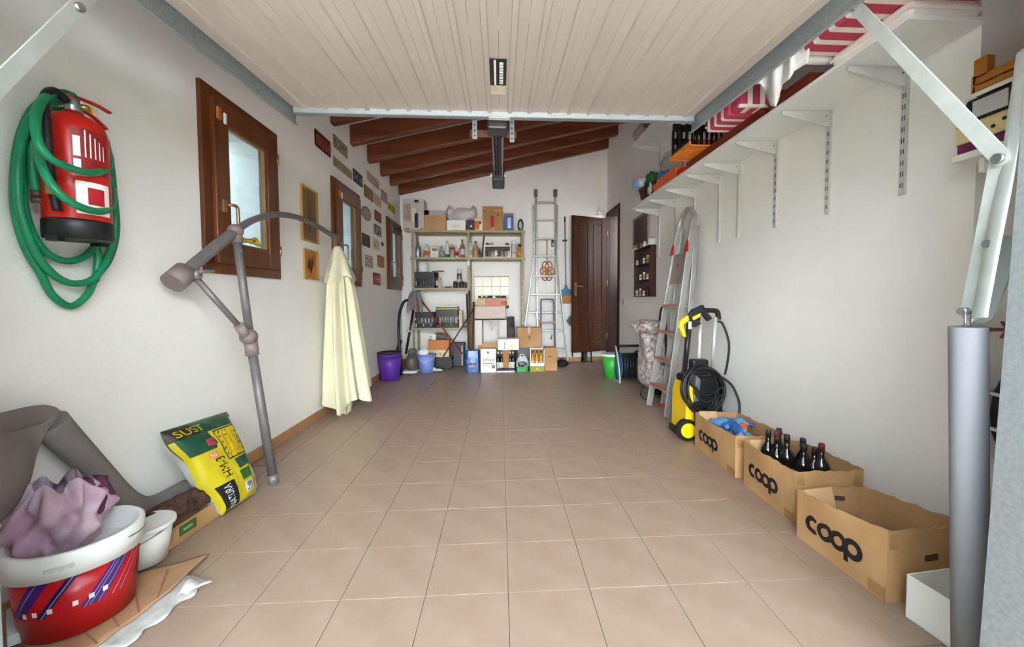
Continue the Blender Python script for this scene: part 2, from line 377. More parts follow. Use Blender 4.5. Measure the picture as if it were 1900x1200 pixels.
# ------------------------------------------------------------------ windows
def window(n, y0, y1):
    yc = (y0+y1)/2; z0, z1 = WZ0, WZ1
    root = struct(bpy.data.objects.new('window_%d' % n, None)); COL.objects.link(root); root.location = (XL, yc, z0)
    root.matrix_basis = Matrix.Translation(V((XL, yc, z0)))
    h, w = z1-z0, (y1-y0)/2
    fr = MB(); a = .105
    fr.box(-.06, .022, -w, -w+a, 0, h).box(-.06, .022, w-a, w, 0, h).box(-.06, .022, -w+a, w-a, 0, a).box(-.06, .022, -w+a, w-a, h-a, h)
    fr.build('window_frame', WINW, root, bevel=.004)
    s = MB(); i = .062; b = .120   # opening sash, standing proud of the frame
    s.box(.022, .050, -w+i, -w+i+b, i, h-i).box(.022, .050, w-i-b, w-i, i, h-i).box(.022, .050, -w+i+b, w-i-b, i, i+b).box(.022, .050, -w+i+b, w-i-b, h-i-b, h-i)
    sash = s.build('sash', WINW, root, bevel=.006)
    q = i+b
    bead = MB(); e = .014
    bead.box(.010, .034, -w+q, -w+q+e, q, h-q).box(.010, .034, w-q-e, w-q, q, h-q).box(.010, .034, -w+q, w-q, q, q+e).box(.010, .034, -w+q, w-q, h-q-e, h-q)
    bead.build('glazing_bead', mat('bead_wood', (150, 108, 62), .4, var=.1), sash)
    B(.014, .018, -w+q+.004, w-q-.004, q+.004, h-q-.004).build('glass_pane', GLASSG, sash)
    hd = MB(); hy = -w+i+.055
    hd.box(.050, .060, hy-.014, hy+.014, .36, .43); hd.cyl((.06, hy, .40), (.092, hy, .40), .009)
    hd.tube([(.092, hy-.002, .40), (.094, hy+.035, .402), (.094, hy+.052, .385), (.094, hy+.055, .30), (.094, hy+.055, .255)], .0095, 8)
    hd.build('window_handle', mat('bronze_handle', (176, 132, 104), .3, .6, var=.1), sash)
    B(.050, .064, -w+i+.012, -w+i+.044, h-.185, h-.115).build('wooden_block', mat('light_wood_block', (186, 106, 50), .4, var=.1), sash, bevel=.004)
    B(.050, .062, -w+i+.070, -w+i+.092, h-.19, h-.125).build('alarm_contact', WHITEP, sash, bevel=.006)
    for zz in (.2, h-.2):
        c = MB(); c.cyl((.052, w-i+.004, zz-.035), (.052, w-i+.004, zz+.035), .008, n=8); c.build('hinge', BRASS, sash)
    B(-.28, -.06, -w+.10, w-.10, .10, .115).build('outer_sill', mat('sill_stone', (170, 172, 170), .7), root)
for n, (a, b) in enumerate(WIN): window(n+1, a, b)

# ------------------------------------------------------------------ small door standing open
root = struct(bpy.data.objects.new('door_1', None)); COL.objects.link(root); root.location = (1.80, 6.70, DZ0)
ang = math.atan2(6.44-6.70, 1.17-1.80); root.rotation_euler = (0, 0, ang)
LW_, LH = .685, 2.24
leaf = MB(); tk = .02
st, rl = .10, .17
leaf.box(0, LW_, -tk+.012, tk-.012, 0, LH)
ymid = .60
for a, b in ((0, st), (LW_-st, LW_), (LW_/2-.045, LW_/2+.045)): leaf.box(a, b, -tk, tk, 0, LH)
for a, b in ((0, rl), (LH-.11, LH), (ymid-.07, ymid+.07)): leaf.box(st, LW_-st, -tk, tk, a, b)
lf = leaf.build('door_leaf', DOORW, root, bevel=.004)
for xa, xb in ((st+.02, LW_/2-.065), (LW_/2+.065, LW_-st-.02)):
    for za, zb in ((rl+.02, ymid-.09), (ymid+.09, LH-.13)):
        B(xa, xb, -tk+.003, tk-.003, za, zb).build('panel', DOORW, lf, bevel=.012)
h = MB().box(LW_-.075, LW_-.035, tk, tk+.006, .93, 1.15).build('handle_plate', BRASS, lf, bevel=.003)
MB().cyl((LW_-.055, tk, 1.09), (LW_-.055, tk+.05, 1.09), .010).tube([(LW_-.055, tk+.05, 1.09), (LW_-.10, tk+.052, 1.09), (LW_-.16, tk+.048, 1.085)], .009, 8).build('lever', BRASS, lf)
MB().cyl((LW_-.055, tk+.004, .98), (LW_-.055, tk+.010, .98), .008, n=8).build('keyhole', BRASS, lf)
for z in (.25, 1.15, 2.0): MB().cyl((-.006, tk, z-.05), (-.006, tk, z+.05), .011, n=8).build('hinge', BRASS, lf)
tr = MB(); a = .05
tr.box(XR-.02, XR+.02, DY0-a, DY0+.015, DZ0-.02, DZ1+a).box(XR-.02, XR+.02, DY1-.015, DY1+.05, DZ0-.02, DZ1+a).box(XR-.02, XR+.02, DY0+.015, DY1-.015, DZ1-.015, DZ1+a)
tr.box(XR+.02, XR+.25, DY0, DY0+.02, DZ0, DZ1).box(XR+.02, XR+.25, DY1-.02, DY1, DZ0, DZ1).box(XR+.02, XR+.25, DY0+.02, DY1-.02, DZ1-.02, DZ1).box(XR-.02, XR+.25, DY0, DY1, DZ0-.03, DZ0+.004)
struct(tr.build('trim_1', wood('door_frame_wood', (66, 36, 23), (44, 23, 15), 2, .5), bevel=.003))

# ================================================================== GARAGE DOOR, raised overhead
DK = .05; DYI, DZI, DHW = 2.42, 2.185, 1.175
_n = math.sqrt(1+DK*DK)
def dm(x, s, n): return V((x, DYI-s/_n+n*DK/_n, DZI-s*DK/_n-n/_n))     # s outwards along the leaf, n below it
def dbox(mb, x0, x1, s0, s1, n0, n1): return mb.hexa([dm(x0, s0, n0), dm(x1, s0, n0), dm(x1, s1, n0), dm(x0, s1, n0), dm(x0, s0, n1), dm(x1, s0, n1), dm(x1, s1, n1), dm(x0, s1, n1)])
gd = thing('garage_door', 'beige ribbed up-and-over garage door raised overhead', 'garage door', dm(0, 0, 0))
LEN = 2.25; NS = 20; pw = 2*DHW/NS
for k in range(NS):
    xa = -DHW+k*pw; xb = xa+pw
    mb = MB(); prof = [(xa, 0), (xb-.070, 0), (xb-.066, .010), (xb-.046, .010), (xb-.042, 0), (xb-.001, 0), (xb-.001, -.003), (xa, -.003)]
    n = len(prof); vs = [dm(x, .03, d) for x, d in prof]+[dm(x, LEN, d) for x, d in prof]
    mb.add(vs, [tuple(range(n-1, -1, -1)), tuple(range(n, 2*n))]+[(i, (i+1) % n, n+(i+1) % n, n+i) for i in range(n)])
    mb.build('ribbed_strip', SHEET, gd, True)
mb = MB(); dbox(mb, -DHW-.005, DHW+.005, -.012, .035, -.022, .030); bar = mb.build('bottom_rail', GALV, gd, True, bevel=.003)
for sg in (-1, 1):
    mb = MB(); xo = sg*(DHW+.022)
    dbox(mb, min(xo, xo-sg*.004), max(xo, xo-sg*.004), -.03, LEN, -.02, .075)
    dbox(mb, min(xo, xo-sg*.045), max(xo, xo-sg*.045), -.03, LEN, -.024, -.02)
    dbox(mb, min(xo, xo-sg*.016), max(xo, xo-sg*.016), -.03, LEN, .072, .076)
    mb.build('side_rail', GALV, gd, True)
pl = MB(); dbox(pl, -.062, .062, -.010, .033, .030, .032); q = pl.build('rail_label', WHITEP, gd, True)
mb = MB(); dbox(mb, -.05, .035, .36, .60, .0005, .004); st_ = mb.build('warning_sticker', BLACKP, gd, True)
for k in range(8):
    mb = MB(); dbox(mb, .002, .020, .375+k*.026, .394+k*.026, .004, .0045); mb.build('printed_mark', WINK, st_, True)
mb = MB(); dbox(mb, -.024, -.014, .365, .595, .004, .0045); mb.build('printed_line', WINK, st_, True)
mb = MB(); dbox(mb, -.05, .035, .26, .355, .0005, .003); mb.build('type_label', mat('yellowed_label', (232, 222, 196), .6, var=.12, scale=30), gd, True)
# opener: rail, trolley head, hanging straps
op = thing('door_opener', 'dark ceiling rail and drive head of the garage door opener', 'door opener', (0.02, 2.95, 2.30))
def a3(px, py, y): return at(px, py, y)
c = at(923, 232, 2.56)
B(c.x-.062, c.x+.062, 2.47, 2.60, c.z-.058, c.z+.055).build('drive_head', DKMET, op, True, bevel=.012)
MB().ell((c.x-.012, 2.468, c.z+.012), (.022, .012, .013)).build('release_knob', mat('orange_knob', (196, 88, 48), .4), op, True)
MB().box(c.x-.012, c.x+.012, 2.452, 2.472, c.z+.03, c.z+.075).box(c.x-.034, c.x-.028, 2.445, 2.47, c.z+.045, c.z+.08).box(c.x+.028, c.x+.034, 2.445, 2.47, c.z+.045, c.z+.08).build('bracket', GALVP, op, True)
r0, r1 = at(924, 248, 2.62), at(922, 304, 3.65); zr = r0.z+.02
mb = MB(); mb.box(c.x-.038, c.x-.030, 2.6, 3.62, zr-.05, zr+.02).box(c.x+.030, c.x+.038, 2.6, 3.62, zr-.05, zr+.02).box(c.x-.038, c.x+.038, 2.6, 3.62, zr+.014, zr+.02)
mb.build('rail', STEEL, op, True)
MB().tube([(c.x-.012, 2.6, zr-.02), (c.x-.012, 3.6, zr-.02)], .012, 8, smooth=False).tube([(c.x+.012, 2.6, zr-.022), (c.x+.012, 3.6, zr-.022)], .008, 8, smooth=False).build('drive_chain', DKMET, op, True)
B(c.x-.055, c.x+.055, 3.45, 3.72, zr-.075, zr+.06).build('motor_end', BLACKP, op, True, bevel=.012)
for sx in (-1, 1): MB().cyl((c.x+sx*.058, 3.44, zr-.05), (c.x+sx*.058, 3.44, zr-.02), .010, n=10).build('bolt', GALVP, op, True)
sl, sr = at(881, 258, 2.7), at(950, 264, 2.7)
B(sl.x-.03, sr.x+.03, 2.70, 2.704, c.z-.02, c.z+.025).build('cross_plate', mat('rusty_plate', (128, 88, 70), .6, .3, var=.2, scale=20), op, True)
for p in (sl, sr):
    mb = MB(); mb.box(p.x-.015, p.x+.015, 2.695, 2.699, p.z, zceil(p.x)); st_ = mb.build('hanging_strap', GALV, op, True)
    for k in range(5): MB().cyl((p.x, 2.6935, p.z+.02+k*.035), (p.x, 2.6945, p.z+.02+k*.035), .006, n=8).build('slot', DKMET, st_, True)
# frame posts, lifting arms, spring
for sg, nm in ((1, 'right'), (-1, 'left')):
    po = thing('frame_post', 'galvanised steel door post at the %s edge of the opening' % nm, 'post', (sg*1.2, YF-.01, 0), group='door frame posts')
    if sg > 0: tp, bt = at(1893, 250, .861), at(1816, 1200, .861)
    else: tp, bt = at(-40, 250, .861), at(7, 1200, .861)
    sl_ = (tp.x-bt.x)/(tp.z-bt.z); xx = lambda z: bt.x+(z-bt.z)*sl_
    mb = MB()
    for a, b, y0, y1 in ((0, .004, .78, .86), (0, .074, .776, .78), (.004, .03, .857, .861)):
        xs = sorted((sg*a, sg*b))
        mb.hexa([(xx(0)+xs[0], y0, 0), (xx(0)+xs[1], y0, 0), (xx(0)+xs[1], y1, 0), (xx(0)+xs[0], y1, 0), (xx(2.3)+xs[0], y0, 2.3), (xx(2.3)+xs[1], y0, 2.3), (xx(2.3)+xs[1], y1, 2.3), (xx(2.3)+xs[0], y1, 2.3)])
    mb.build('post_profile', GALV, po, True)
    for z in (.45, .62, 1.35, 1.5):
        MB().cyl((xx(z)+sg*.045, .774, z), (xx(z)+sg*.045, .776, z), .006, n=8).build('rivet', STEEL, po, True)
def flatbar(mb, p, q, w, t=.006, ax=(1, 0, 0)):
    p, q = V(p), V(q); d = (q-p).normalized(); s = d.cross(V(ax)).normalized(); a, b = s*w/2, V(ax)*t/2; n = 10
    vs = []; out = []
    for c0, sg in ((p, -1), (q, 1)):
        for k in range(n+1):
            th = -PI/2+PI*k/n; out.append(c0+d*sg*math.cos(th)*w/2*1.0+s*math.sin(th)*w/2*sg)
    m = len(out); vs = [o-b for o in out]+[o+b for o in out]
    mb.add(vs, [tuple(range(m-1, -1, -1)), tuple(range(m, 2*m))]+[(i, (i+1) % m, m+(i+1) % m, m+i) for i in range(m)]); return mb
for sg, nm in ((1, 'right'), (-1, 'left')):
    X = sg*1.205
    if sg > 0: P, Q = rw(1858, 294, XR-X), rw(1570, -6, XR-X)
    else: P, Q = lw(-60, 214, X-XL), lw(158, -2, X-XL)
    Q = P+(Q-P)*1.06
    ar = thing('lifting_arm', 'pale grey flat steel lifting arm on the %s side of the garage door' % nm, 'lifting arm', P, group='garage door lifting arms')
    flatbar(MB(), P, Q, .036).build('arm_bar', GALVP, ar, True)
    for pp in (P, P+(Q-P)*.86): MB().cyl(pp-V((sg*.014, 0, 0)), pp+V((sg*.006, 0, 0)), .012, n=12).build('pivot_bolt', STEEL, ar, True)
    if sg > 0:
        L0, L1 = rw(1858, 300, XR-1.21), rw(1803, 580, XR-1.21)
        flatbar(MB(), L0, L1, .046).build('lever_bar', GALVP, ar, True)
        U0 = [at(1903, 90, .885), at(1890, 180, .885), at(1872, 300, .89), at(1846, 430, .90), at(1822, 560, .915), at(1817, 590, .915)]
        mb = MB(); mb.tube(U0, .005, 8, flat=4.6, flatdir=(.3, 1, 0)); mb.build('curved_lever', GALVP, ar, True)
        flatbar(MB(), rw(1868, 458, XR-1.235), rw(1822, 580, XR-1.235), .055).build('spring_link', GALVP, ar, True)
        for pp in (rw(1838, 452, XR-1.20), rw(1790, 577, XR-1.20), rw(1818, 578, XR-1.22)): MB().cyl(pp-V((.012, 0, 0)), pp+V((.012, 0, 0)), .010, n=12).build('pivot_bolt', STEEL, ar, True)
    t0 = at(1796, 606, .95) if sg > 0 else V((-1.24, .95, 1.0))
    sp = thing('spring_tube', 'long grey cylindrical spring cover standing by the %s door post' % nm, 'spring cover', (t0.x, .95, .06), group='door balance spring covers')
    bt = at(1800, 1196, .95) if sg > 0 else V((-1.24, .95, .2))
    sl_ = (bt-t0)/(t0.z-bt.z); b0 = t0+sl_*(t0.z-.03)
    MB().cyl(b0, t0, .036, n=28).build('tube', mat('grey_tube', (124, 124, 128), .8, var=.03, spec=.15), sp, True)
    for dx in (-.008, .010): MB().cyl(t0+V((dx, 0, -.01)), t0+V((dx, 0, .04)), .003, n=8).build('pull_wire', STEEL, sp, True)
    MB().cyl(b0-V((0, 0, .03)), b0, .012, n=10).build('foot_bolt', STEEL, sp, True)
nb = at(1840, 612, 1.0)
cl = thing('pipe_clip', 'small rusty clip on the wall behind the spring cover', 'clip', nb+V((.0, .44, 0)))

# ================================================================== LEFT WALL: plates and pictures
PLATE_M = {}
def plate(tl, br, rgb, label, txt=None, ink=(40, 34, 32), shape='rect', border=None, txt2=None, metal=.3):
    a, b = lw(*tl, .004), lw(*br, .004); yc, w, z0, h = (a.y+b.y)/2, abs(b.y-a.y), b.z, a.z-b.z
    m = mat('plate_%d_%d_%d' % rgb, rgb, .45, metal*.4, var=.10, scale=18); mi = mat('plateink_%d_%d_%d' % ink, ink, .5, var=.1)
    r = thing('licence_plate' if shape == 'rect' else 'round_badge', label, 'licence plate' if shape == 'rect' else 'badge', (XL, yc, z0), group='plates on the left wall')
    mb = MB()
    if shape == 'rect':
        c = min(w, h)*.09
        mb.prism([(-w/2+c, 0), (w/2-c, 0), (w/2, c), (w/2, h-c), (w/2-c, h), (-w/2+c, h), (-w/2, h-c), (-w/2, c)], (.001, 0, 0), (0, 1, 0), (0, 0, 1), (.004, 0, 0))
    else: mb.prism([(w/2*math.cos(2*PI*k/24), h/2+h/2*math.sin(2*PI*k/24)) for k in range(24)], (.001, 0, 0), (0, 1, 0), (0, 0, 1), (.005, 0, 0))
    mb.build('plate_sheet', m, r)
    if border:
        e = min(w, h)*.07; f = MB()
        if shape == 'rect': f.box(.005, .0062, -w/2, w/2, 0, e).box(.005, .0062, -w/2, w/2, h-e, h).box(.005, .0062, -w/2, -w/2+e, e, h-e).box(.005, .0062, w/2-e, w/2, e, h-e)
        else: f.tube([(.006, w/2*.93*math.cos(2*PI*k/20), h/2+h/2*.93*math.sin(2*PI*k/20)) for k in range(20)], .004, 6, closed=True, k=2)
        f.build('raised_border', mat('plateborder_%d_%d_%d' % border, border, .5), r)
    if txt: letter(r, txt, (.0064, -w*.42, h*(.16 if not txt2 else .12)), (0, 1, 0), (0, 0, 1), h*(.62 if not txt2 else .48), mi, width=w*.84)
    if txt2: letter(r, txt2, (.0064, -w*.25, h*.68), (0, 1, 0), (0, 0, 1), h*.2, mi, width=w*.5)
    return r
plate((583.5, 237), (613.5, 293), (120, 30, 28), 'large dark red licence plate nearest the garage door, top left', '10F5254', (214, 120, 100), border=(70, 20, 20))
plate((618, 247), (645, 295), (196, 176, 160), 'pale licence plate with black digits under the first beam', 'B·2497', (40, 34, 36), border=(140, 84, 76))
plate((618, 288), (653, 334), (184, 158, 128), 'long tan licence plate above the middle window', 'BFE·10010', (120, 88, 60))
plate((655, 311), (673, 349), (34, 36, 52), 'black and silver plate right of the tan one', 'H·4', (150, 152, 160))
plate((681, 316), (703.5, 353), (214, 196, 174), 'cream plate with brown border and digits 1Z50', '1Z50', (120, 84, 66), border=(150, 112, 92))
plate((675, 340), (693, 376), (150, 96, 42), 'plain golden brown plate next to the middle window')
plate((694.5, 358), (707, 386), (226, 200, 170), 'cream plate with orange lettering in the middle cluster', 'R31', (196, 128, 76), border=(170, 120, 90))
plate((707, 350), (718.5, 379), (178, 146, 132), 'faded pink plate above the yellow plate', None, border=(140, 104, 94))
plate((719.5, 374), (732.5, 398), (236, 196, 30), 'bright yellow licence plate above the far window', 'R2', (60, 48, 20))
plate((671, 377), (688.5, 414), (172, 158, 146), 'oval grey metal badge beside the middle window', None, shape='oval', border=(110, 100, 92))
plate((695, 388), (708, 415), (128, 36, 38), 'dark maroon square plate above the black and white one', 'JE', (190, 110, 100))
plate((693.3, 413), (707.5, 441), (60, 62, 54), 'black and white plate with letters UFZ', 'UFZ', (226, 222, 210), border=(220, 216, 204))
plate((671.7, 431), (686.7, 460), (66, 54, 48), 'blank dark brown plate below the oval badge', None, border=(48, 40, 36))
plate((691.7, 440), (704, 467), (226, 214, 188), 'cream plate with figures below the UFZ plate', 'A71', (90, 80, 64))
plate((707.5, 447.5), (712, 458), (60, 60, 54), 'tiny dark round badge left of the far window', shape='oval')
plate((677.5, 472), (691.7, 498), (206, 194, 180), 'pale plate with dark figures left of the gold plate', '2B', (110, 90, 78), border=(150, 136, 124))
plate((700, 472), (713, 498), (166, 112, 44), 'gold coloured plate above the lowest red plate', None, border=(190, 140, 66))
plate((692, 505), (705.8, 529), (156, 36, 38), 'lowest red plate with white letters on the left wall', '1·HB', (226, 176, 166), border=(96, 20, 24))
FRAMEG = wood('gilt_frame', (196, 152, 80), (150, 108, 48), 2, .35)
def picture(tl, br, label, art, rgb, rgbs):
    a, b = lw(*tl), lw(*br); yc, w, z0, h = (a.y+b.y)/2, abs(b.y-a.y), b.z, a.z-b.z
    r = thing('framed_picture', label, 'picture', (XL, yc, z0), group='framed pictures'); e = .016
    MB().box(.001, .02, -w/2, -w/2+e, 0, h).box(.001, .02, w/2-e, w/2, 0, h).box(.001, .02, -w/2+e, w/2-e, 0, e).box(.001, .02, -w/2+e, w/2-e, h-e, h).build('frame', FRAMEG, r, bevel=.003)
    B(.001, .008, -w/2+e, w/2-e, e, h-e).build('picture_panel', mat('panel_'+art, rgb, .5, var=.12, scale=9), r)
    m = mat('motif_'+art, rgbs, .6, var=.15); mb = MB()
    if art == 'reed':
        mb.tube([(.0095, 0, h*.18), (.0095, .008, h*.5), (.0095, -.006, h*.82)], .004, 6)
        for k in range(9):
            z = h*(.3+.055*k); s = 1 if k % 2 else -1; mb.prism([(0, 0), (s*.018, .012), (s*.052, .05), (s*.012, .022)], (.009, 0, z), (0, 1, 0), (0, 0, 1), (.001, 0, 0))
    else:
        for k in range(7):
            t = -.9+.3*k; mb.prism([(-.004, 0), (.004, 0), (math.sin(t)*.07+.012, .05+.03*k % .05+.06), (math.sin(t)*.06, .09)], (.009, 0, h*.22), (0, 1, 0), (0, 0, 1), (.001, 0, 0))
        mb.prism([(.03, 0), (.05, .03), (.035, .07), (.018, .03)], (.009, 0, h*.45), (0, 1, 0), (0, 0, 1), (.001, 0, 0))
        mb.prism([(-.05, 0), (-.03, .03), (-.045, .08), (-.06, .03)], (.009, 0, h*.3), (0, 1, 0), (0, 0, 1), (.001, 0, 0))
    mb.build('motif', m, r)
picture((555, 339), (588, 454), 'tall narrow gilt framed picture of a dark plant stem', 'reed', (138, 108, 62), (86, 62, 38))
picture((561, 460), (588, 520), 'small gilt framed picture of dark leaves below the tall one', 'leaves', (186, 124, 60), (104, 40, 26))
# yellow cloth on the first window's sill ledge
r = thing('sponge_cloth', 'folded yellow cloth on the ledge of the nearest window', 'cloth', (XL+.07, 2.60, WZ0+.185))
MB().grid(lambda u, v: (-.018+.06*v, -.045+.11*u, .004+.03*math.sin(3*u)+.014*math.sin(8*u+2*v)), 12, 6, .014).build('cloth_fold', mat('yellow_cloth', (214, 178, 40), .8, var=.2, scale=20), r)
MB().box(-.01, .03, -.03, .04, .028, .040).build('scouring_pad', mat('dark_pad', (120, 96, 30), .9, var=.2), r)

# ------------------------------------------------------------------ fire extinguisher
ec = plane(142, 330, 0, XL+.118); ex = V((XL+.118, ec.y, plane(142, 452, 0, XL+.118).z))
e = thing('fire_extinguisher', 'red fire extinguisher with black foot hanging on the left wall', 'fire extinguisher', ex)
EH = .50; er = .088
MB().lathe([(er*.96, .06), (er, .07), (er, .385), (er*.97, .41), (er*.86, .435), (er*.62, .455), (.03, .465), (.026, .475)], n=32).build('cylinder', RED, e)
MB().lathe([(er*.90, .012), (er*1.03, .016), (er*1.04, .075), (er*1.0, .082)], n=32).box(-.02, .02, -er-.004, -er+.02, .0, .02).box(-.02, .02, er-.03, er, 0, .02).build('foot', BLACKP, e)
MB().lathe([(.022, .465), (.022, .50), (.018, .515), (.018, .53)], n=16).build('valve', STEEL, e)
lv = MB(); lv.tube([(0, -.02, .525), (0, .02, .535), (.01, .075, .535), (.015, .12, .528)], .012, 8, flat=.45, flatdir=(0, 0, 1)); lv.build('lever', RED, e)
lv = MB(); lv.tube([(0, .01, .50), (.01, .06, .485), (.02, .10, .455)], .010, 8, flat=.5, flatdir=(0, 0, 1)); lv.build('carry_handle', RED, e)
MB().lathe([(.016, 0), (.016, .012), (.012, .016)], (.02, .02, .492), 14).build('gauge', BRASS, e)
MB().prism([(0, 0), (.028, 0), (.022, .03), (.006, .03)], (.018, .03, .49), (0, 1, 0), (0, 0, 1), (.004, 0, 0)).build('seal_tag', mat('yellow_tag', (222, 196, 110), .6), e)
MB().tube([(0, -.02, .505), (-.0, -.06, .52), (.02, -.11, .47), (.03, -.118, .36), (.03, -.112, .20), (.03, -.098, .10)], .013, 10).build('discharge_hose', BLACKP, e)
MB().cyl((.03, -.112, .185), (.03, -.111, .15), .016, n=14).build('hose_fitting', BRASS, e)
MB().box(-.105, -.085, -.03, .03, .30, .40).box(-.118, -.104, -.045, .045, .26, .44).build('wall_bracket', STEEL, e)
def cylmap(a0, z0, r, flip=1):
    return lambda a, b: (r*math.cos(a0+flip*a/r), r*math.sin(a0+flip*a/r), z0+b)
def cylpatch(mb, a0, a1, z0, z1, r, n=8):
    return mb.grid(lambda u, v: (r*math.cos(a0+(a1-a0)*u), r*math.sin(a0+(a1-a0)*u), z0+(z1-z0)*v), n, 1)
A0 = -.95    # direction of the camera as seen from the cylinder
lb = cylpatch(MB(), A0+.12, A0+1.25, .10, .215, er+.0008).build('inspection_label', WHITEP, e)
cylpatch(MB(), A0+.45, A0+1.0, .135, .195, er+.0012).build('red_field', mat('label_red', (176, 30, 40), .5), lb)
cylpatch(MB(), A0+.05, A0+1.2, .245, .40, er+.0006).build('instruction_panel', mat('label_dark_red', (150, 26, 28), .4, var=.12, scale=40), e)
for k in range(5): cylpatch(MB(), A0+.42+.15*k, A0+.46+.15*k, .30, .395-.01*k, er+.0011).build('printed_line', WINK, e)
for k, (a, b) in enumerate(((.33, .40), (.29, .32))): cylpatch(MB(), A0+.10, A0+.30, a-.03, b-.03, er+.0011).build('pictogram', WINK, e)
# ------------------------------------------------------------------ green garden hose looped over it
h = thing('garden_hose', 'green garden hose looped over the fire extinguisher', 'hose', (XL+.02, ec.y, 1.05))
def hz(pts, off): return [plane(x*.375, 150+y*.375, 0, XL+(off if not callable(off) else off(i/(len(pts)-1)))) for i, (x, y) in enumerate(pts)]
hm = MB(); hr = .0125
P1 = [(365, 75), (300, 58), (215, 100), (150, 160), (95, 300), (72, 480), (80, 660), (130, 830), (200, 950), (260, 1060), (350, 1115), (430, 1060), (475, 970), (540, 880), (575, 740), (562, 560), (548, 420), (520, 290)]
P2 = [(380, 110), (300, 100), (205, 135), (130, 230), (92, 420), (95, 600), (130, 740), (190, 870), (280, 970), (375, 1003), (465, 975), (530, 880), (568, 740), (566, 590), (545, 470)]
P3 = [(350, 150), (260, 150), (180, 190), (120, 400), (115, 580), (150, 730), (225, 845), (330, 892), (420, 868), (470, 815)]
P4 = [(300, 62), (225, 80), (178, 170), (185, 290), (235, 370), (330, 425), (440, 455), (520, 440), (545, 395), (530, 340)]
P5 = [(180, 250), (195, 380), (240, 490), (320, 580), (420, 632), (510, 645), (555, 610), (560, 540)]
P6 = [(165, 300), (160, 400), (168, 480), (180, 545)]
bow = lambda a, b: (lambda t: a+(b-a)*math.sin(PI*min(1, max(0, t)))**.7)
hm.tube(hz(P1, .03), hr, 10, k=5).tube(hz(P2, .052), hr, 10, k=5).tube(hz(P3, .035), hr, 10, k=5)
hm.tube(hz(P4, bow(.06, .235)), hr, 10, k=5).tube(hz(P5, bow(.06, .235)), hr, 10, k=5).tube(hz(P6, .06), hr, 10, k=5)
hm.tube(hz([(470, 815), (485, 860), (480, 930), (470, 990)], .04), hr, 10)
hm.build('hose_loops', GREENH, h, True)
q = hz([(180, 542), (186, 575), (193, 605)], .06)
MB().cyl(q[0], q[1], .015, n=14).cyl(q[1], q[2], .018, n=14).build('hose_coupling', mat('brown_coupling', (92, 72, 58), .5), h, True)
MB().cyl((XL, ec.y-.02, 1.76), (XL+.06, ec.y-.02, 1.77), .008).build('wall_hook', STEEL, h, True)

# ------------------------------------------------------------------ cantilever parasol leaning on the wall
UG = mat('taupe_enamel', (116, 110, 110), .45, .25, var=.08, scale=14)
UJ = mat('taupe_plastic', (126, 112, 108), .55, var=.10, scale=10)
Uf = fl(508, 897); hubp = plane(340, 508, 0, -1.55); J = plane(437, 428, 0, -1.50); colr = plane(466, 640, 0, -1.42); pk = plane(520, 398, 0, -1.50); en = plane(622, 440, 0, -1.50)
u = thing('cantilever_parasol', 'folded cream parasol with grey curved arm leaning on the left wall', 'parasol', Uf)
ft = Uf+(colr-Uf)*.05
MB().cyl(ft, colr, .024, n=20).build('lower_pole', UG, u, True)
MB().cyl(Uf+V((0, 0, .002)), ft+(colr-Uf)*.02, .028, n=20).build('foot_cap', mat('worn_cap', (150, 142, 138), .5, .4, var=.2, scale=30), u, True)
d = (J-colr).normalized()
MB().cyl(colr-d*.06, colr+d*.035, .034, n=20).cyl(colr+d*.02, colr+d*.07, .030, n=20).build('collar', UJ, u, True)
mb = MB(); mb.ell(colr+V((0, -.02, .05)), (.045, .05, .045)); mb.build('slider_joint', UJ, u, True)
MB().cyl(colr+d*.05, J-d*.03, .021, n=20).build('upper_pole', UG, u, True)
for k in (.55, .68, .82): p = colr+(J-colr)*k; MB().cyl(p+V((.018, -.010, 0)), p+V((.024, -.014, 0)), .005, n=8).build('locking_pin', STEEL, u, True)
MB().cyl(J-d*.07, J+d*.01, .030, n=18).ell(J, (.04, .045, .038)).build('arm_joint', UJ, u, True)
arc = [hubp, plane(385, 470, 0, -1.53), J, plane(475, 406, 0, -1.50), pk, plane(570, 410, 0, -1.50), en]
MB().tube(arc[:3], .029, 16).build('arm_sleeve', UG, u, True)
MB().tube(arc[1:], .020, 16).build('curved_arm', UG, u, True)
hd = (hubp-arc[1]).normalized()
MB().cyl(hubp+hd*.075, hubp-hd*.02, .052, n=24).build('crank_housing', UJ, u, True, )
c0 = hubp+V((.06, .03, .0))
MB().cyl(hubp+V((.0, .01, .0)), c0, .026, n=16).tube([c0, plane(372, 504, 0, -1.47), plane(396, 503, 0, -1.47)], .008, 8).build('crank_handle', mat('crank_grey', (150, 142, 140), .4, .5), u, True)
MB().cyl(hubp+V((.03, .03, -.01)), colr+V((0, -.07, .09)), .015, n=14).build('strut', UG, u, True)
MB().cyl(colr+V((0, -.10, .12)), colr+V((0, -.02, .03)), .026, n=14).build('strut_socket', UJ, u, True)
MB().cyl(en+V((0, -.005, .03)), en+V((0, .0, -.085)), .027, .030, n=18).build('canopy_hub', mat('brown_hub', (112, 86, 70), .5, var=.1), u, True)
CANO = mat('cream_canopy', (214, 209, 178), .85, var=.03, scale=3, bump=.1, bscale=150)
top = en+V((0, .0, -.08)); botz = .0
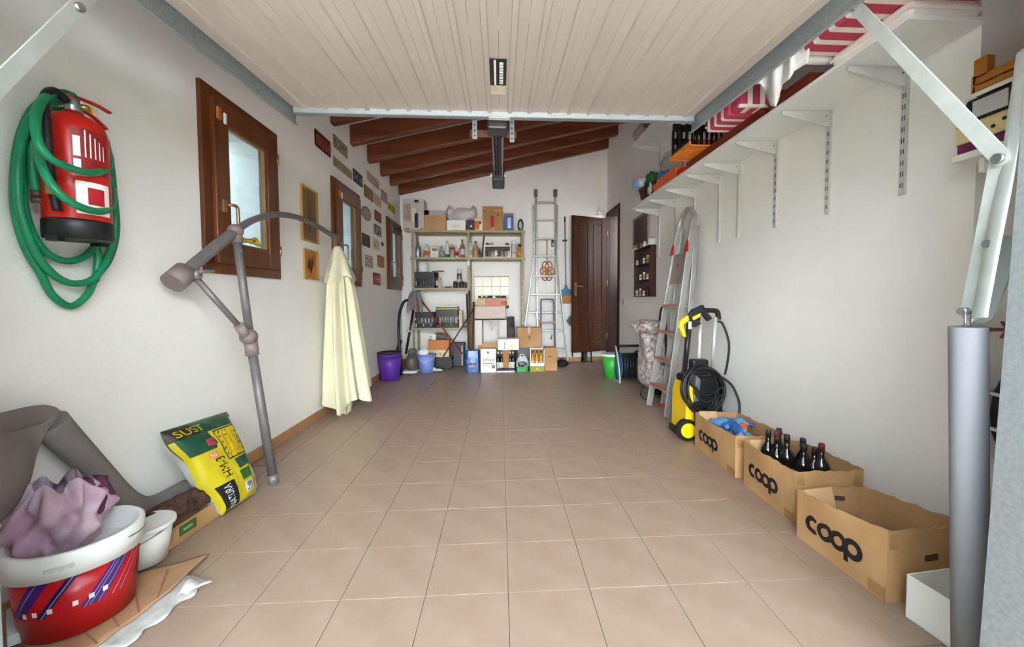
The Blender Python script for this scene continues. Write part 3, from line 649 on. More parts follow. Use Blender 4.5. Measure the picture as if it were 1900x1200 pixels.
def canopy(u_, v_, r0=.030, flare=(.17, .175), z0=0, z1=1.0, amp=.22, ph=0, n=9, lean=True):
    a = 2*PI*u_; t = v_
    R = r0+(flare[0]-r0)*min(1, t/.25)**.8 if t < .25 else flare[0]+(flare[1]-flare[0])*((t-.25)/.75)
    R *= 1+amp*min(1, t*4)*math.cos(n*a+ph+1.2*math.sin(2.5*t))+.10*min(1, t*3)*math.sin(3*a+2*t)
    z = top.z-(z0+(z1-z0)*t)
    cx = top.x+.01+(-1.48-top.x)*t; cy = top.y+.02+(3.87-top.y)*t
    return V((cx+math.cos(a)*R*.66, cy+math.sin(a)*R, z))
L = top.z
mb = MB(); mb.grid(lambda a, b: canopy(a, b, z1=L-.16+.05*math.cos(4*2*PI*a)-.06*math.sin(2*PI*a), flare=(.14, .262)), 108, 40); mb.build('canopy_cloth', CANO, u, True, weld=True)
mb = MB(); mb.grid(lambda a, b: canopy(a, b*.26, r0=.038, z1=1.18, flare=(.178, .19), amp=.16, ph=.7, n=5)+V((0, 0, -.035*(b**3)*math.cos(5*2*PI*a))), 90, 14); mb.build('vent_flap', CANO, u, True, weld=True)
mb = MB()
for k in range(8):
    a = 2*PI*k/8; mb.tube([top+V((0, 0, -.05)), V((-1.50+.03*math.cos(a), 3.82+.05*math.sin(a), .02+.012*(k % 3)))], .009, 6, smooth=False)
mb.build('rib_bundle', UG, u, True)
mb = MB(); mb.grid(lambda a, b: (-1.49+(.075-.035*b)*math.cos(2*PI*a)*(1+.18*math.cos(7*2*PI*a)), 3.84+(.12-.03*b)*math.sin(2*PI*a)*(1+.15*math.cos(9*2*PI*a)), .17-.165*b+.014*math.cos(5*2*PI*a)*b), 80, 8); mb.build('canopy_tip', CANO, u, True, weld=True)

# ================================================================== builders for boxes, bottles and tubs
def carton(name, label, cat, x0, x1, y0, y1, z0, z1, m=None, rz=0., tape=True, group=None, seam=True, flapm=None):
    m = m or CARD; c = V(((x0+x1)/2, (y0+y1)/2, z0)); w, d, h = (x1-x0)/2, (y1-y0)/2, z1-z0
    r = thing(name, label, cat, c, rz, group); e = .003
    b = B(-w, w, -d, d, 0, h-e).build('box_body', m, r, bevel=.003)
    for s in (-1, 1): B(-w, w, min(s*.001, s*d), max(s*.001, s*d), h-e, h).build('lid_flap', flapm or m, r)
    if tape:
        t = MB().box(-.022, .022, -d-.0006, d+.0006, h, h+.0006).box(-.022, .022, -d-.0008, -d-.0002, h*.72, h); t.build('tape', TAPE, r)
    return r
def front(r, x0, x1, z0, z1, m, name='printed_panel', parent=None):
    """printed field on the front (-y) face of a carton; x, z as fractions of the face"""
    b = [o for o in r.children if o.name.startswith('box_body')][0]
    xs = [v.co.x for v in b.data.vertices]; zs = [v.co.z for v in b.data.vertices]; yf = min(v.co.y for v in b.data.vertices)
    X = lambda f: min(xs)+(max(xs)-min(xs))*f; Z = lambda f: min(zs)+(max(zs)-min(zs))*f
    return B(X(x0), X(x1), yf-.0012, yf-.0002, Z(z0), Z(z1)).build(name, m, parent or r)
def fronttext(r, txt, x0, x1, z0, h, m):
    b = [o for o in r.children if o.name.startswith('box_body')][0]
    xs = [v.co.x for v in b.data.vertices]; zs = [v.co.z for v in b.data.vertices]; yf = min(v.co.y for v in b.data.vertices)
    W_, H_ = max(xs)-min(xs), max(zs)-min(zs)
    return letter(r, txt, (min(xs)+W_*x0, yf-.0016, min(zs)+H_*z0), (1, 0, 0), (0, 0, 1), H_*h, m, width=W_*(x1-x0))
def bottle(name, label, loc, h, r, body, cap, lab=None, style='round', cat='bottle', group=None, capm=None):
    t = thing(name, label, cat, loc, group=group)
    if style == 'wine': pr = [(r*.9, 0), (r, .01*h), (r, .60*h), (r*.82, .68*h), (r*.42, .76*h), (r*.36, .80*h), (r*.36, .90*h)]; ch = (.88, 1., r*.40)
    elif style == 'jug': pr = [(r*.92, 0), (r, .03*h), (r, .55*h), (r*.93, .66*h), (r*.5, .80*h), (r*.34, .86*h), (r*.34, .90*h)]; ch = (.88, 1., r*.42)
    elif style == 'can': pr = [(r*.94, 0), (r, .02*h), (r, .72*h), (r*.9, .76*h), (r*.86, .78*h)]; ch = (.77, 1., r*.9)
    elif style == 'jar': pr = [(r*.9, 0), (r, .05*h), (r, .74*h), (r*.82, .82*h)]; ch = (.80, 1., r*.88)
    elif style == 'spray': pr = [(r*.92, 0), (r, .03*h), (r, .5*h), (r*.6, .68*h), (r*.3, .76*h), (r*.3, .84*h)]; ch = (.82, 1., r*.4)
    else: pr = [(r*.92, 0), (r, .03*h), (r, .64*h), (r*.7, .76*h), (r*.4, .82*h), (r*.4, .88*h)]; ch = (.86, 1., r*.46)
    MB().lathe([(a, z) for a, z in pr], n=16).build('bottle_body', body, t)
    a, b, cr = ch
    MB().lathe([(cr, a*h), (cr, (b-.02)*h), (cr*.85, b*h)], n=12).build('cap', cap, t)
    if style == 'spray': MB().box(-cr*1.6, cr*.6, -cr*.5, cr*.5, h*.93, h).build('nozzle', cap, t)
    if lab: MB().lathe([(r*1.012, .16*h), (r*1.012, .48*h)], n=16).build('paper_label', lab, t)
    return t
def tub(name, label, cat, loc, h, r0, r1, m, rimm=None, handle=None, group=None, thick=.004, tilt=0.):
    t = thing(name, label, cat, loc, group=group)
    MB().lathe([(r0, 0), (r1, h), (r1-thick, h), (r0-thick, thick), (0, thick)], n=36).build('tub_wall', m, t)
    if rimm: MB().lathe([(r1+.001, h*.90), (r1+.008, h*.91), (r1+.008, h), (r1-.004, h+.002), (r1-.004, h*.98)], n=36).build('rim', rimm, t)
    if handle: MB().tube([(-r1-.006, 0, h*.93), (-r1*.8, -r1*.55, h*.80), (0, -r1-.012, h*.62), (r1*.8, -r1*.55, h*.80), (r1+.006, 0, h*.93)], .003, 6).build('wire_handle', handle, t)
    return t
def crumple(c, r, seed, n=20, m=12, amp=.35, fr=2.2):
    """crumpled soft lump as a closed mesh"""
    mb = MB(); o = V((seed*7.3, seed*3.1, seed*1.7))
    def fn(u, v):
        a, b = 2*PI*u, PI*(v*.998+.001); d = V((math.sin(b)*math.cos(a), math.sin(b)*math.sin(a), -math.cos(b)))
        k = 1+amp*noise.noise(d*fr+o)+amp*.5*noise.noise(d*fr*2.7+o); return V(c)+V((d.x*r[0], d.y*r[1], d.z*r[2]))*k
    return mb.grid(fn, n, m)

# ================================================================== RIGHT WALL SHELVES
SZ = 2.118
def longshelf(z, nm, brk):
    s = thing('wall_shelf', nm, 'shelf', ((1.525+XR)/2, 3.0, z), group='long wall shelves')
    yj = [1.436, 2.62, 3.60, 4.585]
    for a, b in zip(yj, yj[1:]): B(1.525, XR-.004, a+.001, b-.001, z, z+.018).build('shelf_board', WHITEL, s, True, bevel=.002)
    MB0 = None
    for y, zb in brk:
        mb = MB(); mb.box(XR-.014, XR-.001, y-.013, y+.013, zb, z-.001); up_ = mb.build('upright', LGREY, s, True)
        if y < 2.8:
            k = 0; zz = zb+.03
            while zz < z-.12:
                B(XR-.0146, XR-.0138, y-.007, y-.003, zz, zz+.022).build('slot', DKMET, up_, True); B(XR-.0146, XR-.0138, y+.003, y+.007, zz, zz+.022).build('slot', DKMET, up_, True); zz += .05
        mb = MB(); L = .27; q = y
        mb.prism([(0, 0), (-L, -.006), (-L-.006, -.018), (-L, -.026), (-.02, -.085), (0, -.085)], (XR-.014, q-.006, z-.001), (1, 0, 0), (0, 0, 1), (0, .012, 0)); mb.build('bracket', LGREY, s, True, bevel=.0015)
        MB().cyl((XR-.03, q-.0075, z-.03), (XR-.03, q-.006, z-.03), .004, n=8).build('screw', DKMET, s, True)
    return s
longshelf(SZ, 'long white wall shelf on steel brackets along the right wall', [(1.73, 1.55), (2.148, 1.55), (2.572, 1.553), (2.99, 1.553), (3.26, 1.55), (3.69, 1.41), (4.09, 1.55), (4.52, 1.555)])
longshelf(2.83, 'upper white wall shelf under the roof above the long one', [(2.15, 2.6), (3.26, 2.6), (4.52, 2.6)])
ST = SZ+.0185
PINK = mat('crimson_fabric', (188, 62, 88), .85, var=.08, scale=20); CREAMF = mat('cream_fabric', (238, 228, 216), .85, var=.05, scale=12)
PSTR = stripes('pink_stripe_fabric', (186, 60, 86), (238, 226, 216), 1, .081, .62); XSTR = stripes('pink_stripe_cross', (186, 60, 86), (238, 226, 216), 0, .075, .6)
def lounger(label, x0, x1, y0, y1, z0, layers, m=PSTR, dz=.085):
    t = thing('lounger_cushion', label, 'cushion', (x0, y0, z0), group='striped lounger cushions')
    for k in range(layers):
        B(.008*k, x1-x0, .006*k, y1-y0-.012*k, k*dz, (k+1)*dz-.001).build('cushion_layer', m, t, bevel=.012)
        B(.008*k-.003, x1-x0-.01, y1-y0-.012*k-.004, y1-y0-.012*k+.003, k*dz+.03, k*dz+.042).build('piping', CREAMF, t)
    return t
mh = wood('mahogany', (126, 52, 28), (92, 34, 18), 1, .35)
for nm, y0, y1 in (('low mahogany wooden box behind the white paper roll', 1.93, 2.24), ('low mahogany wooden box under the middle cushions and the tray', 2.30, 3.24)):
    t = thing('wooden_box', nm, 'box', (1.685, (y0+y1)/2, ST), group='mahogany boxes'); d = (y1-y0)/2
    B(-.145, .145, -d, d, 0, .046).build('box_body', mh, t, bevel=.003); B(-.150, .148, -d-.004, d+.004, .046, .062).build('lid', mh, t, bevel=.003)
CZ = ST+.0635
t = thing('plain_cushion', 'flat cream cushion under the near striped cushions', 'cushion', (1.68, 1.62, ST)); B(-.145, .15, -.175, .18, 0, .062).build('cushion_body', CREAMF, t, bevel=.02); B(-.148, .15, -.178, .183, .026, .036).build('piping', CREAMF, t)
lounger('crimson striped lounger cushions overhanging the near end of the right shelf', 1.385, 1.82, 1.40, 1.812, CZ, 3)
lounger('crimson striped lounger cushion overhanging the middle of the right shelf', 1.398, 1.82, 2.40, 2.665, CZ, 2)
t = thing('striped_pillow', 'pink and white striped pillow standing before the middle cushion', 'pillow', (1.405, 2.29, CZ), group='striped lounger cushions')
B(0, .26, 0, .10, .0, .17).build('pillow_cover', XSTR, t, bevel=.022); B(-.004, .262, -.004, .02, .0, .016).build('piping', CREAMF, t, bevel=.005)
WSH = mat('white_sheet', (240, 238, 234), .8, var=.03, scale=5)
t = thing('dust_sheet', 'crumpled white dust sheet hanging over the middle cushions', 'sheet', (1.39, 2.1, CZ+.2))
bot = [(1350, 176), (1362, 166), (1385, 158), (1412, 156), (1421, 172), (1430, 195), (1440, 198), (1447, 176), (1452, 156), (1466, 146), (1474, 132), (1500, 116)]
def ds(u, v):
    f = u*(len(bot)-1); i = min(int(f), len(bot)-2); k = f-i; px = bot[i][0]+(bot[i+1][0]-bot[i][0])*k; py = bot[i][1]+(bot[i+1][1]-bot[i][1])*k
    p = plane(px, py, 0, 1.383+.010*math.sin(21*u)); q = plane(px, py, 0, 1.39)
    if v < .5: return V((1.395+.38*(1-v/.5), q.y+.02*math.sin(5*u)*(1-v/.5), ST+.36+.02*math.sin(9*u+3*v)))
    w_ = (v-.5)/.5; top_ = V((1.395, q.y, ST+.36)); return top_.lerp(p, w_)+V((.012*math.sin(17*u+3*w_)*math.sin(PI*w_), 0, 0))
MB().grid(ds, 66, 20, .004).build('sheet_cloth', WSH, t, True)
t = thing('plan_roll', 'white paper roll under the near striped cushions', 'paper roll', (1.40, 1.865, ST+.064))
pr = MB(); pr.lathe([(.034, 0), (.034, .40), (.030, .40), (.030, 0), (.034, 0)], n=20); rt = Matrix.Rotation(PI/2, 3, 'Y'); pr.v = [rt@p+V((0, 0, .035)) for p in pr.v]; pr.build('rolled_sheet', WSH, t)
pr = MB(); pr.lathe([(.022, .004), (.022, .40), (.019, .40), (.019, .004), (.022, .004)], n=18); pr.v = [rt@p+V((0, 0, .028)) for p in pr.v]; pr.build('inner_turn', WSH, t)
# black bottle crate over an orange tray
t = thing('bottle_crate', 'black plastic bottle crate on the right shelf', 'crate', (1.60, 3.13, CZ+.032))
cr = MB(); w, d, hh = .17, .13, .28
for sx in (-1, 1): cr.box(sx*w-.004, sx*w+.004, -d, d, 0, .06).box(sx*w-.004, sx*w+.004, -d, d, .225, hh).box(sx*w-.004, sx*w+.004, -d, -d+.03, .06, .225).box(sx*w-.004, sx*w+.004, d-.03, d, .06, .225).box(sx*w-.004, sx*w+.004, -.015, .015, .06, .225)
for sy in (-1, 1): cr.box(-w, w, sy*d-.004, sy*d+.004, 0, .02).box(-w, w, sy*d-.004, sy*d+.004, .12, .17).box(-w, w, sy*d-.004, sy*d+.004, .225, hh)
for k in range(10):
    x = -w+k*2*w/9
    for sy in (-1, 1): cr.box(x-.008, x+.008, sy*d-.004, sy*d+.004, .02, .225)
cr.box(-w, w, -d, d, 0, .006); cr.build('crate_shell', BLACKP, t); B(-w-.004, w+.004, -d-.006, -d+.002, hh-.01, hh+.004).build('crate_rim', BLACKP, t)
for k in range(6):
    bottle('small_bottle', ('leftmost', 'second', 'third', 'fourth', 'fifth', 'rightmost')[k]+' small white bottle in the front row of the black crate', (1.475+k*.048, 3.03, CZ+.039), .13, .018, WHITEP, WHITEP, mat('red_label', (190, 70, 54), .6), group='small bottles in the black crate')
t = thing('orange_tray', 'orange slatted wooden tray jutting out under the black crate', 'tray', (1.385, 2.87, CZ)); ow = wood('orange_wood', (240, 146, 48), (206, 104, 24), 0, .4, 20)
for k in range(7): B(.012, .40, .012+k*.050, .052+k*.050, 0, .010).build('slat', ow, t, bevel=.002)
for x in (0, .39): B(x, x+.012, 0, .36, 0, .030).build('end_board', ow, t, bevel=.002)
# boxes and bags further back
carton('shoe_box', 'bright orange lidded box near the far end of the right shelf', 'box', 1.535, 1.80, 3.44, 3.86, ST, ST+.10, mat('orange_card', (230, 96, 34), .6, var=.05), tape=False)
carton('shoe_box', 'small red box between the orange box and the orange tray', 'box', 1.54, 1.78, 3.31, 3.43, ST, ST+.055, mat('red_card', (196, 40, 36), .6, var=.05), tape=False)
carton('orange_file_box', 'second orange box nearer the wicker basket', 'box', 1.545, 1.80, 3.87, 3.97, ST, ST+.085, mat('orange_card', (230, 96, 34), .6), tape=False)
for k, (c, nm) in enumerate((((40, 42, 50), 'dark blue'), ((232, 232, 230), 'white'), ((36, 34, 40), 'black'))):
    t = thing('binder', nm+' ring binder standing beside the wicker basket', 'binder', (1.64, 4.00+.045*k, ST)); m_ = mat('binder_%d' % k, c, .5)
    B(-.10, .10, -.019, .019, 0, .14).build('cover', m_, t, bevel=.003); B(-.103, -.100, -.012, .012, .03, .10).build('spine_label', PAPER, t)
WICK = mat('wicker', (112, 62, 42), .7, var=.3, scale=60, bump=.6, bscale=160)
t = thing('wicker_basket', 'dark wicker basket at the far end of the right shelf', 'basket', (1.68, 4.37, ST))
def wk(z): return .09+.035*z/.15
mb = MB()
for k in range(11):
    z = .006+k*.0142; R = wk(z); mb.tube([((R+(.003 if (j+k) % 2 else -.003))*.95*math.cos(2*PI*j/24), (R+(.003 if (j+k) % 2 else -.003))*1.25*math.sin(2*PI*j/24), z) for j in range(24)], .0075, 6, closed=True, k=2)
mb.build('woven_wall', WICK, t)
MB().tube([(.127*.95*math.cos(2*PI*j/20), .127*1.25*math.sin(2*PI*j/20), .16) for j in range(20)], .011, 8, closed=True, k=2).build('rim', WICK, t)
MB().lathe([(.085, .0), (.085, .006)], n=20, sy=1.25).build('base', WICK, t)
for nm, c, r, col, sd in (('crumpled white bag in the wicker basket', (1.64, 4.43, ST+.24), (.075, .09, .075), (228, 232, 236), 1), ('crumpled green bag in the wicker basket', (1.66, 4.29, ST+.24), (.07, .07, .08), (52, 110, 48), 2), ('crumpled light blue bag hanging over the wicker basket', (1.535, 4.47, ST+.23), (.03, .06, .055), (150, 186, 220), 3)):
    t = thing('plastic_bag', nm, 'bag', V(c)-V((0, 0, r[2])), group='bags in the basket'); crumple((0, 0, r[2]), r, sd, amp=.5).build('crumpled_bag', mat('bagfilm_%d_%d_%d' % col, col, .4, var=.15, scale=18), t)
    MB().cyl((0, 0, r[2]*1.6), (.01, .01, r[2]*2.15), .02, .006, n=8).build('bag_neck', mat('bagfilm_%d_%d_%d' % col, col, .4), t)
t = thing('plastic_bag', 'blue bag lying on the orange box', 'bag', (1.63, 3.90, ST+.102)); crumple((0, 0, .05), (.07, .10, .05), 5, amp=.4).build('crumpled_bag', mat('blue_bag', (56, 128, 196), .4, var=.2, scale=14), t)
MB().cyl((0, .05, .08), (.01, .07, .115), .02, .008, n=8).build('bag_neck', WHITEP, t)
t = thing('clear_bag', 'big clear plastic bag leaning on the wall behind the blue bag', 'bag', (1.73, 3.98, ST+.11)); crumple((0, 0, .17), (.07, .26, .15), 8, 28, 16, .3).build('crumpled_film', CLEARB, t)
MB().tube([(-.06, -.1, .2), (-.075, 0, .25), (-.06, .12, .22)], .006, 6).build('film_fold', CLEARB, t)
t = thing('striped_roll', 'dark crimson striped roll in clear film on the upper shelf', 'cushion', (1.62, 4.36, 2.8485))
mb = MB(); mb.grid(lambda u, v: (-.02+.085*math.cos(2*PI*u), -.16+.34*v, .09+.088*math.sin(2*PI*u)), 28, 10); mb.build('rolled_fabric', stripes('dark_pink_stripe', (132, 26, 54), (226, 206, 204), 1, .045, .6), t)
mb = MB(); mb.grid(lambda u, v: (-.02+.094*math.cos(2*PI*u), -.17+.37*v, .094+.094*math.sin(2*PI*u)), 28, 4); mb.build('film', CLEARB, t)
for k in range(2): carton('storage_box', ('white storage box next to the striped roll on the upper shelf', 'second white storage box on the upper shelf')[k], 'box', 1.56, 1.82, 3.60-.5*k, 4.05-.5*k, 2.8485, 3.05, WHITEL, tape=False)
# niche shelf with games by the right post
nz = at(1765, 303, 1.42)
t = thing('niche_shelf', 'white board shelf in the niche by the right door post', 'shelf', (1.86, 1.16, nz.z))
B(nz.x, XR+.245, YF+.02, 1.42, nz.z, nz.z+.024).build('shelf_board', WHITEL, t, True, bevel=.002)
for y in (.95, 1.36): B(XR-.10, XR+.245, y-.008, y+.008, nz.z-.05, nz.z).build('batten', WHITEL, t, True)
z = nz.z+.0245
for nm, lb, hh, c, inset in (('game_box', 'flat purple box lying on the niche shelf', .034, (120, 40, 84), .006), ('game_box', 'cream box in the middle of the niche pile', .066, (226, 206, 152), .002)):
    r = carton(nm, lb, 'box', nz.x+inset, nz.x+.30, 1.0, 1.415-inset, z, z+hh, mat('game_%d' % c[0], c, .5, var=.08), tape=False); z += hh+.0008
    if hh > .05:
        for k in range(3): MB().cyl((-.1515, .12-.03*k, .012+.014*k), (-.149, .12-.03*k, .012+.014*k), .006, n=10).build('printed_dot', INK, r)
t = thing('tool_case', 'black and white tool case on the niche pile', 'case', (nz.x+.15, 1.20, z))
B(-.145, .15, -.20, .19, 0, .085).build('case_shell', BLACKP, t, bevel=.012); B(-.150, -.144, -.19, .05, .035, .06).build('handle_grip', WHITEP, t, bevel=.004); B(-.149, -.144, .06, .16, .012, .07).build('side_label', mat('grey_card', (198, 198, 194), .5), t)
B(-.148, -.144, -.05, .185, .086, .10).build('white_band', WHITEP, t); z += .1005
t = thing('wooden_crate', 'orange wooden crate of odds and ends on top of the niche pile', 'crate', (nz.x+.17, 1.18, z)); ow2 = wood('crate_wood', (206, 138, 62), (170, 100, 36), 1, .5)
for s in (0, 1): B(-.145, -.135, -.20, .20, .004+s*.035, .030+s*.035).build('slat', ow2, t)
for s in (-1, 1): B(-.145, .10, s*.2-.006, s*.2+.006, 0, .07).build('end_board', ow2, t)
B(-.145, -.115, .16, .20, .06, .125).build('corner_post', ow2, t); B(-.14, .10, -.2, .2, 0, .006).build('base_board', ow2, t)
for k in range(4): crumple((-.06+.02*(k % 2), -.14+.09*k, .065), (.045, .05, .03), 20+k, 12, 8).build('clutter_piece', (REDP, mat('dark_green', (46, 64, 40), .7), mat('dark_brown', (70, 44, 30), .7), REDP)[k], t)
t = thing('backpack', 'dark blue bag with grey straps hanging in the right niche', 'bag', (1.98, 1.36, .55))
p0, p1 = at(1848, 690, 1.38), at(1852, 850, 1.38)
MB().ell((p0.x+.09, 1.36, (p0.z+p1.z)/2), (.10, .07, (p0.z-p1.z)/2+.03)).build('bag_body', mat('navy_fabric', (34, 36, 50), .85, var=.2), t, True)
for zz in (.75, .35): zc = p1.z+(p0.z-p1.z)*zz; MB().tube([(p0.x+.09+.103*math.cos(a), 1.36+.073*math.sin(a), zc) for a in [2*PI*k/16 for k in range(16)]], .007, 6, closed=True, k=2).build('strap', LGREY, t, True)
MB().tube([(p0.x+.07, 1.36, p0.z), (p0.x+.09, 1.38, p0.z+.20), (XR+.24, 1.40, p0.z+.24)], .006, 6).build('hanging_loop', BLACKP, t, True)
bpy.data.objects.remove(cl)
cp = at(1836, 612, 1.40)
t = thing('pipe_clip', 'small rusty pipe clip on the niche wall behind the spring cover', 'clip', cp); MB().box(-.01, .06, 0, .05, -.006, .006).tube([(.05, 0, -.03), (.07, 0, 0), (.05, 0, .03)], .006, 6).build('clip_body', mat('rusty_steel', (150, 110, 96), .6, .3, var=.2), t)

# ================================================================== RIGHT WALL, FAR END
a, b = rw(1177, 393), rw(1206, 450)
t = thing('wall_mirror', 'small dark mirror in a pale wooden frame under the shelf end', 'mirror', (XR-.015, (a.y+b.y)/2, b.z)); hw, hh = abs(a.y-b.y)/2, .40
fw = mat('pale_frame', (176, 160, 142), .6); e = .03
MB().box(-.01, .014, -hw, -hw+e, 0, hh).box(-.01, .014, hw-e, hw, 0, hh).box(-.01, .014, -hw+e, hw-e, 0, e).box(-.01, .014, -hw+e, hw-e, hh-e, hh).build('frame', fw, t, bevel=.003)
B(-.002, .004, -hw+e, hw-e, e, hh-e).build('mirror_glass', mat('mirror_dark', (112, 104, 104), .25, .6, var=.05), t)
a, b = rw(1178, 466, .06), rw(1208, 550, .06)
t = thing('spice_rack', 'dark brown three-tier spice rack on the right wall', 'shelf', (XR-.03, (a.y+b.y)/2, b.z)); hw, hh = abs(a.y-b.y)/2, a.z-b.z
dw = wood('rack_wood', (74, 44, 36), (50, 28, 22), 2, .4)
MB().box(-.04, .028, -hw, -hw+.012, 0, hh).box(-.04, .028, hw-.012, hw, 0, hh).build('side_board', dw, t); B(.022, .028, -hw, hw, 0, hh).build('back_board', dw, t)
sp_root = t; cnt = 0
TZ = [0, hh/3, 2*hh/3, hh]
for k, zz in enumerate(TZ):
    B(-.04, .022, -hw, hw, zz, zz+.010).build('tier', dw, t)
    if k < 3: MB().cyl((-.036, -hw, zz+.045), (-.036, hw, zz+.045), .004, n=8).build('retaining_rod', dw, t)
for k, zz in enumerate(TZ):
    for j in range(5 if k < 3 else 3):
        y = (a.y+b.y)/2-hw+.05+j*(2*hw-.08)/(4 if k < 3 else 2.2); wh = (k*5+j) % 4
        if k == 3 and j == 0:
            r = thing('mug', 'white mug with a black pattern on top of the spice rack', 'mug', (XR-.04, y, b.z+zz+.0105)); MB().lathe([(.038, 0), (.04, .005), (.04, .075), (.036, .075), (.036, .006), (0, .006)], n=20).build('mug_body', WHITEP, r); MB().tube([(-.0, -.038, .06), (0, -.062, .052), (0, -.062, .026), (0, -.038, .018)], .005, 6).build('mug_handle', WHITEP, r)
            continue
        bottle('spice_jar', '%s jar on the %s tier of the spice rack, %s' % (('small white', 'small dark', 'red capped white', 'small yellow')[wh], ('bottom', 'middle', 'upper', 'top')[k], ('nearest', 'second nearest', 'in the middle', 'second farthest', 'farthest')[j]), (XR-.037, y, b.z+zz+.0105), .075+.02*(wh % 2), .017, (WHITEP, mat('dark_jar', (60, 46, 42), .4), WHITEP, mat('yellow_jar', (200, 160, 90), .4))[wh], (WHITEP, BLACKP, REDP, WHITEP)[wh], style='jar', cat='jar', group='spice jars on the %s tier' % ('bottom', 'middle', 'upper', 'top')[k])
a = rw(1158, 560)
t = thing('wall_socket', 'grey wall socket plate right of the small door', 'socket', (XR-.006, a.y, a.z)); B(-.004, .005, -.035, .035, -.05, .05).build('cover_plate', LGREY, t, bevel=.003); MB().cyl((-.006, 0, 0), (-.004, 0, 0), .02, n=16).build('socket_insert', GREYP, t)
a = at(1115, 393, 6.72)
t = thing('door_bell', 'white bell housing above the open door', 'bell', (a.x, 6.76, a.z-.03)); MB().lathe([(.055, 0), (.045, .07), (.035, .085), (0, .088)], n=20, sy=.6).build('bell_cover', WHITEP, t); B(-.06, .06, -.02, .03, -.012, 0).build('base_plate', LGREY, t)
MB().tube([(0, .02, .08), (.0, .03, .22), (.06, .03, .40)], .003, 6).build('bell_wire', WHITEP, t)
# green bin, hose reel, shopping trolley
G = mat('bright_green_plastic', (62, 186, 66), .4, var=.06)
c = fl(1150, 702)
t = tub('waste_bin', 'bright green bin with a white rim near the small door', 'bin', (1.535, c.y+.10, 0), .33, .105, .14, G, WHITEP)
c = fl(1172, 708)
t = thing('hose_reel', 'blue and black hose reel cart beside the green bin', 'hose reel', (1.668, c.y+.06, 0), .0); bl = mat('reel_blue', (42, 86, 140), .4, var=.1)
for s in (-1, 1):
    mb = MB(); mb.cyl((s*.13-.008, 0, .21), (s*.13+.008, 0, .21), .19, n=32); mb.build('reel_disc', bl, t)
mb = MB()
for k in range(7):
    for rr in (.10, .145): mb.tube([(-.115+k*.036, rr*math.cos(2*PI*j/20), .21+rr*math.sin(2*PI*j/20)) for j in range(20)], .018, 8, closed=True, k=2)
mb.build('wound_hose', mat('dark_hose', (26, 34, 42), .45), t)
mb = MB()
for s in (-1, 1): mb.tube([(s*.155, .15, .012), (s*.155, -.13, .012), (s*.155, -.17, .04), (s*.155, -.13, .20), (s*.155, -.02, .40), (s*.155, .03, .46)], .011, 8, k=5)
mb.build('stand_tube', LGREY, t)
MB().cyl((-.155, .03, .46), (.155, .03, .46), .017, n=12).build('grip', BLACKP, t)
FLOR = mat('floral_fabric', (214, 202, 198), .85, var=.0, scale=26, rgb2=(120, 104, 104))
c = fl(1192, 742)
t = thing('shopping_trolley', 'floral fabric shopping trolley slumped behind the step ladder', 'trolley', (c.x+.13, c.y+.06, 0))
def stb(u, v):
    a = 2*PI*u; z = .14+.62*v; k = 1-.20*v+.10*math.sin(3*a+4*v)+.06*math.sin(7*v+2*a); lean = -.10*(v*v)
    k *= (1-.55*max(0, (v-.9)/.1)); k *= .75+.25*min(1, v/.08)
    return (.15*k*math.copysign(abs(math.cos(a))**.6, math.cos(a))+lean*.2+.03, .17*k*math.copysign(abs(math.sin(a))**.6, math.sin(a))+.10*v, z)
MB().grid(stb, 40, 26).build('fabric_bag', FLOR, t)
crumple((-.03, .04, .78), (.17, .20, .075), 31, 26, 12, .35).build('top_flap', FLOR, t)
MB().tube([(.10, -.12, .10), (.10, -.10, .70), (.11, -.05, .96), (.11, .06, .96), (.11, .10, .70), (.10, .12, .10)], .010, 8).build('handle_frame', BLACKP, t)
mb = MB(); mb.tube([(-.05, -.13, .13), (-.09, -.13, .04), (-.10, -.08, .012), (-.10, .06, .012), (-.09, .10, .05), (-.05, .11, .13)], .008, 8); mb.build('front_stand', BLACKP, t)
for s in (-1, 1): MB().cyl((.12, s*.15-.014, .075), (.12, s*.15+.014, .075), .073, n=24).cyl((.12, s*.15-.018, .075), (.12, s*.15+.018, .075), .03, n=12).build('wheel', BLACKP, t)
B(-.02, .14, -.12, .13, .105, .14).build('base_plate', BLACKP, t)

# ------------------------------------------------------------------ aluminium step ladder against the right wall
def alu(p, q, w=.052, t=.022, up=(1, 0, 0)): return MB().bar(p, q, w, t, up)
f0, f1 = fl(1204, 754), fl(1237, 776); t0, t1 = rw(1262, 412, .10), rw(1287, 420, .10)
t0.z = t1.z = 1.80; f0.z = f1.z = .012
sl = thing('step_ladder', 'aluminium step ladder with red hinges leaning on the right wall', 'step ladder', ((f0+f1)/2).to_tuple()[:2]+(0,))
for f_, t_ in ((f0, t0), (f1, t1)): alu(f_, t_, .058, .022, (0, 1, 0)).build('front_rail', ALU, sl, True, bevel=.004)
for f_, t_ in ((f0, t0), (f1, t1)):
    q0, q1 = f_+V((.14, .0, 0)), t_+V((.03, 0, -.06)); alu(q0, q1, .045, .02, (0, 1, 0)).build('rear_rail', ALU, sl, True, bevel=.004)
    MB().box(q0.x-.03, q0.x+.03, q0.y-.016, q0.y+.016, .0, .03).build('rubber_foot', REDP, sl, True)
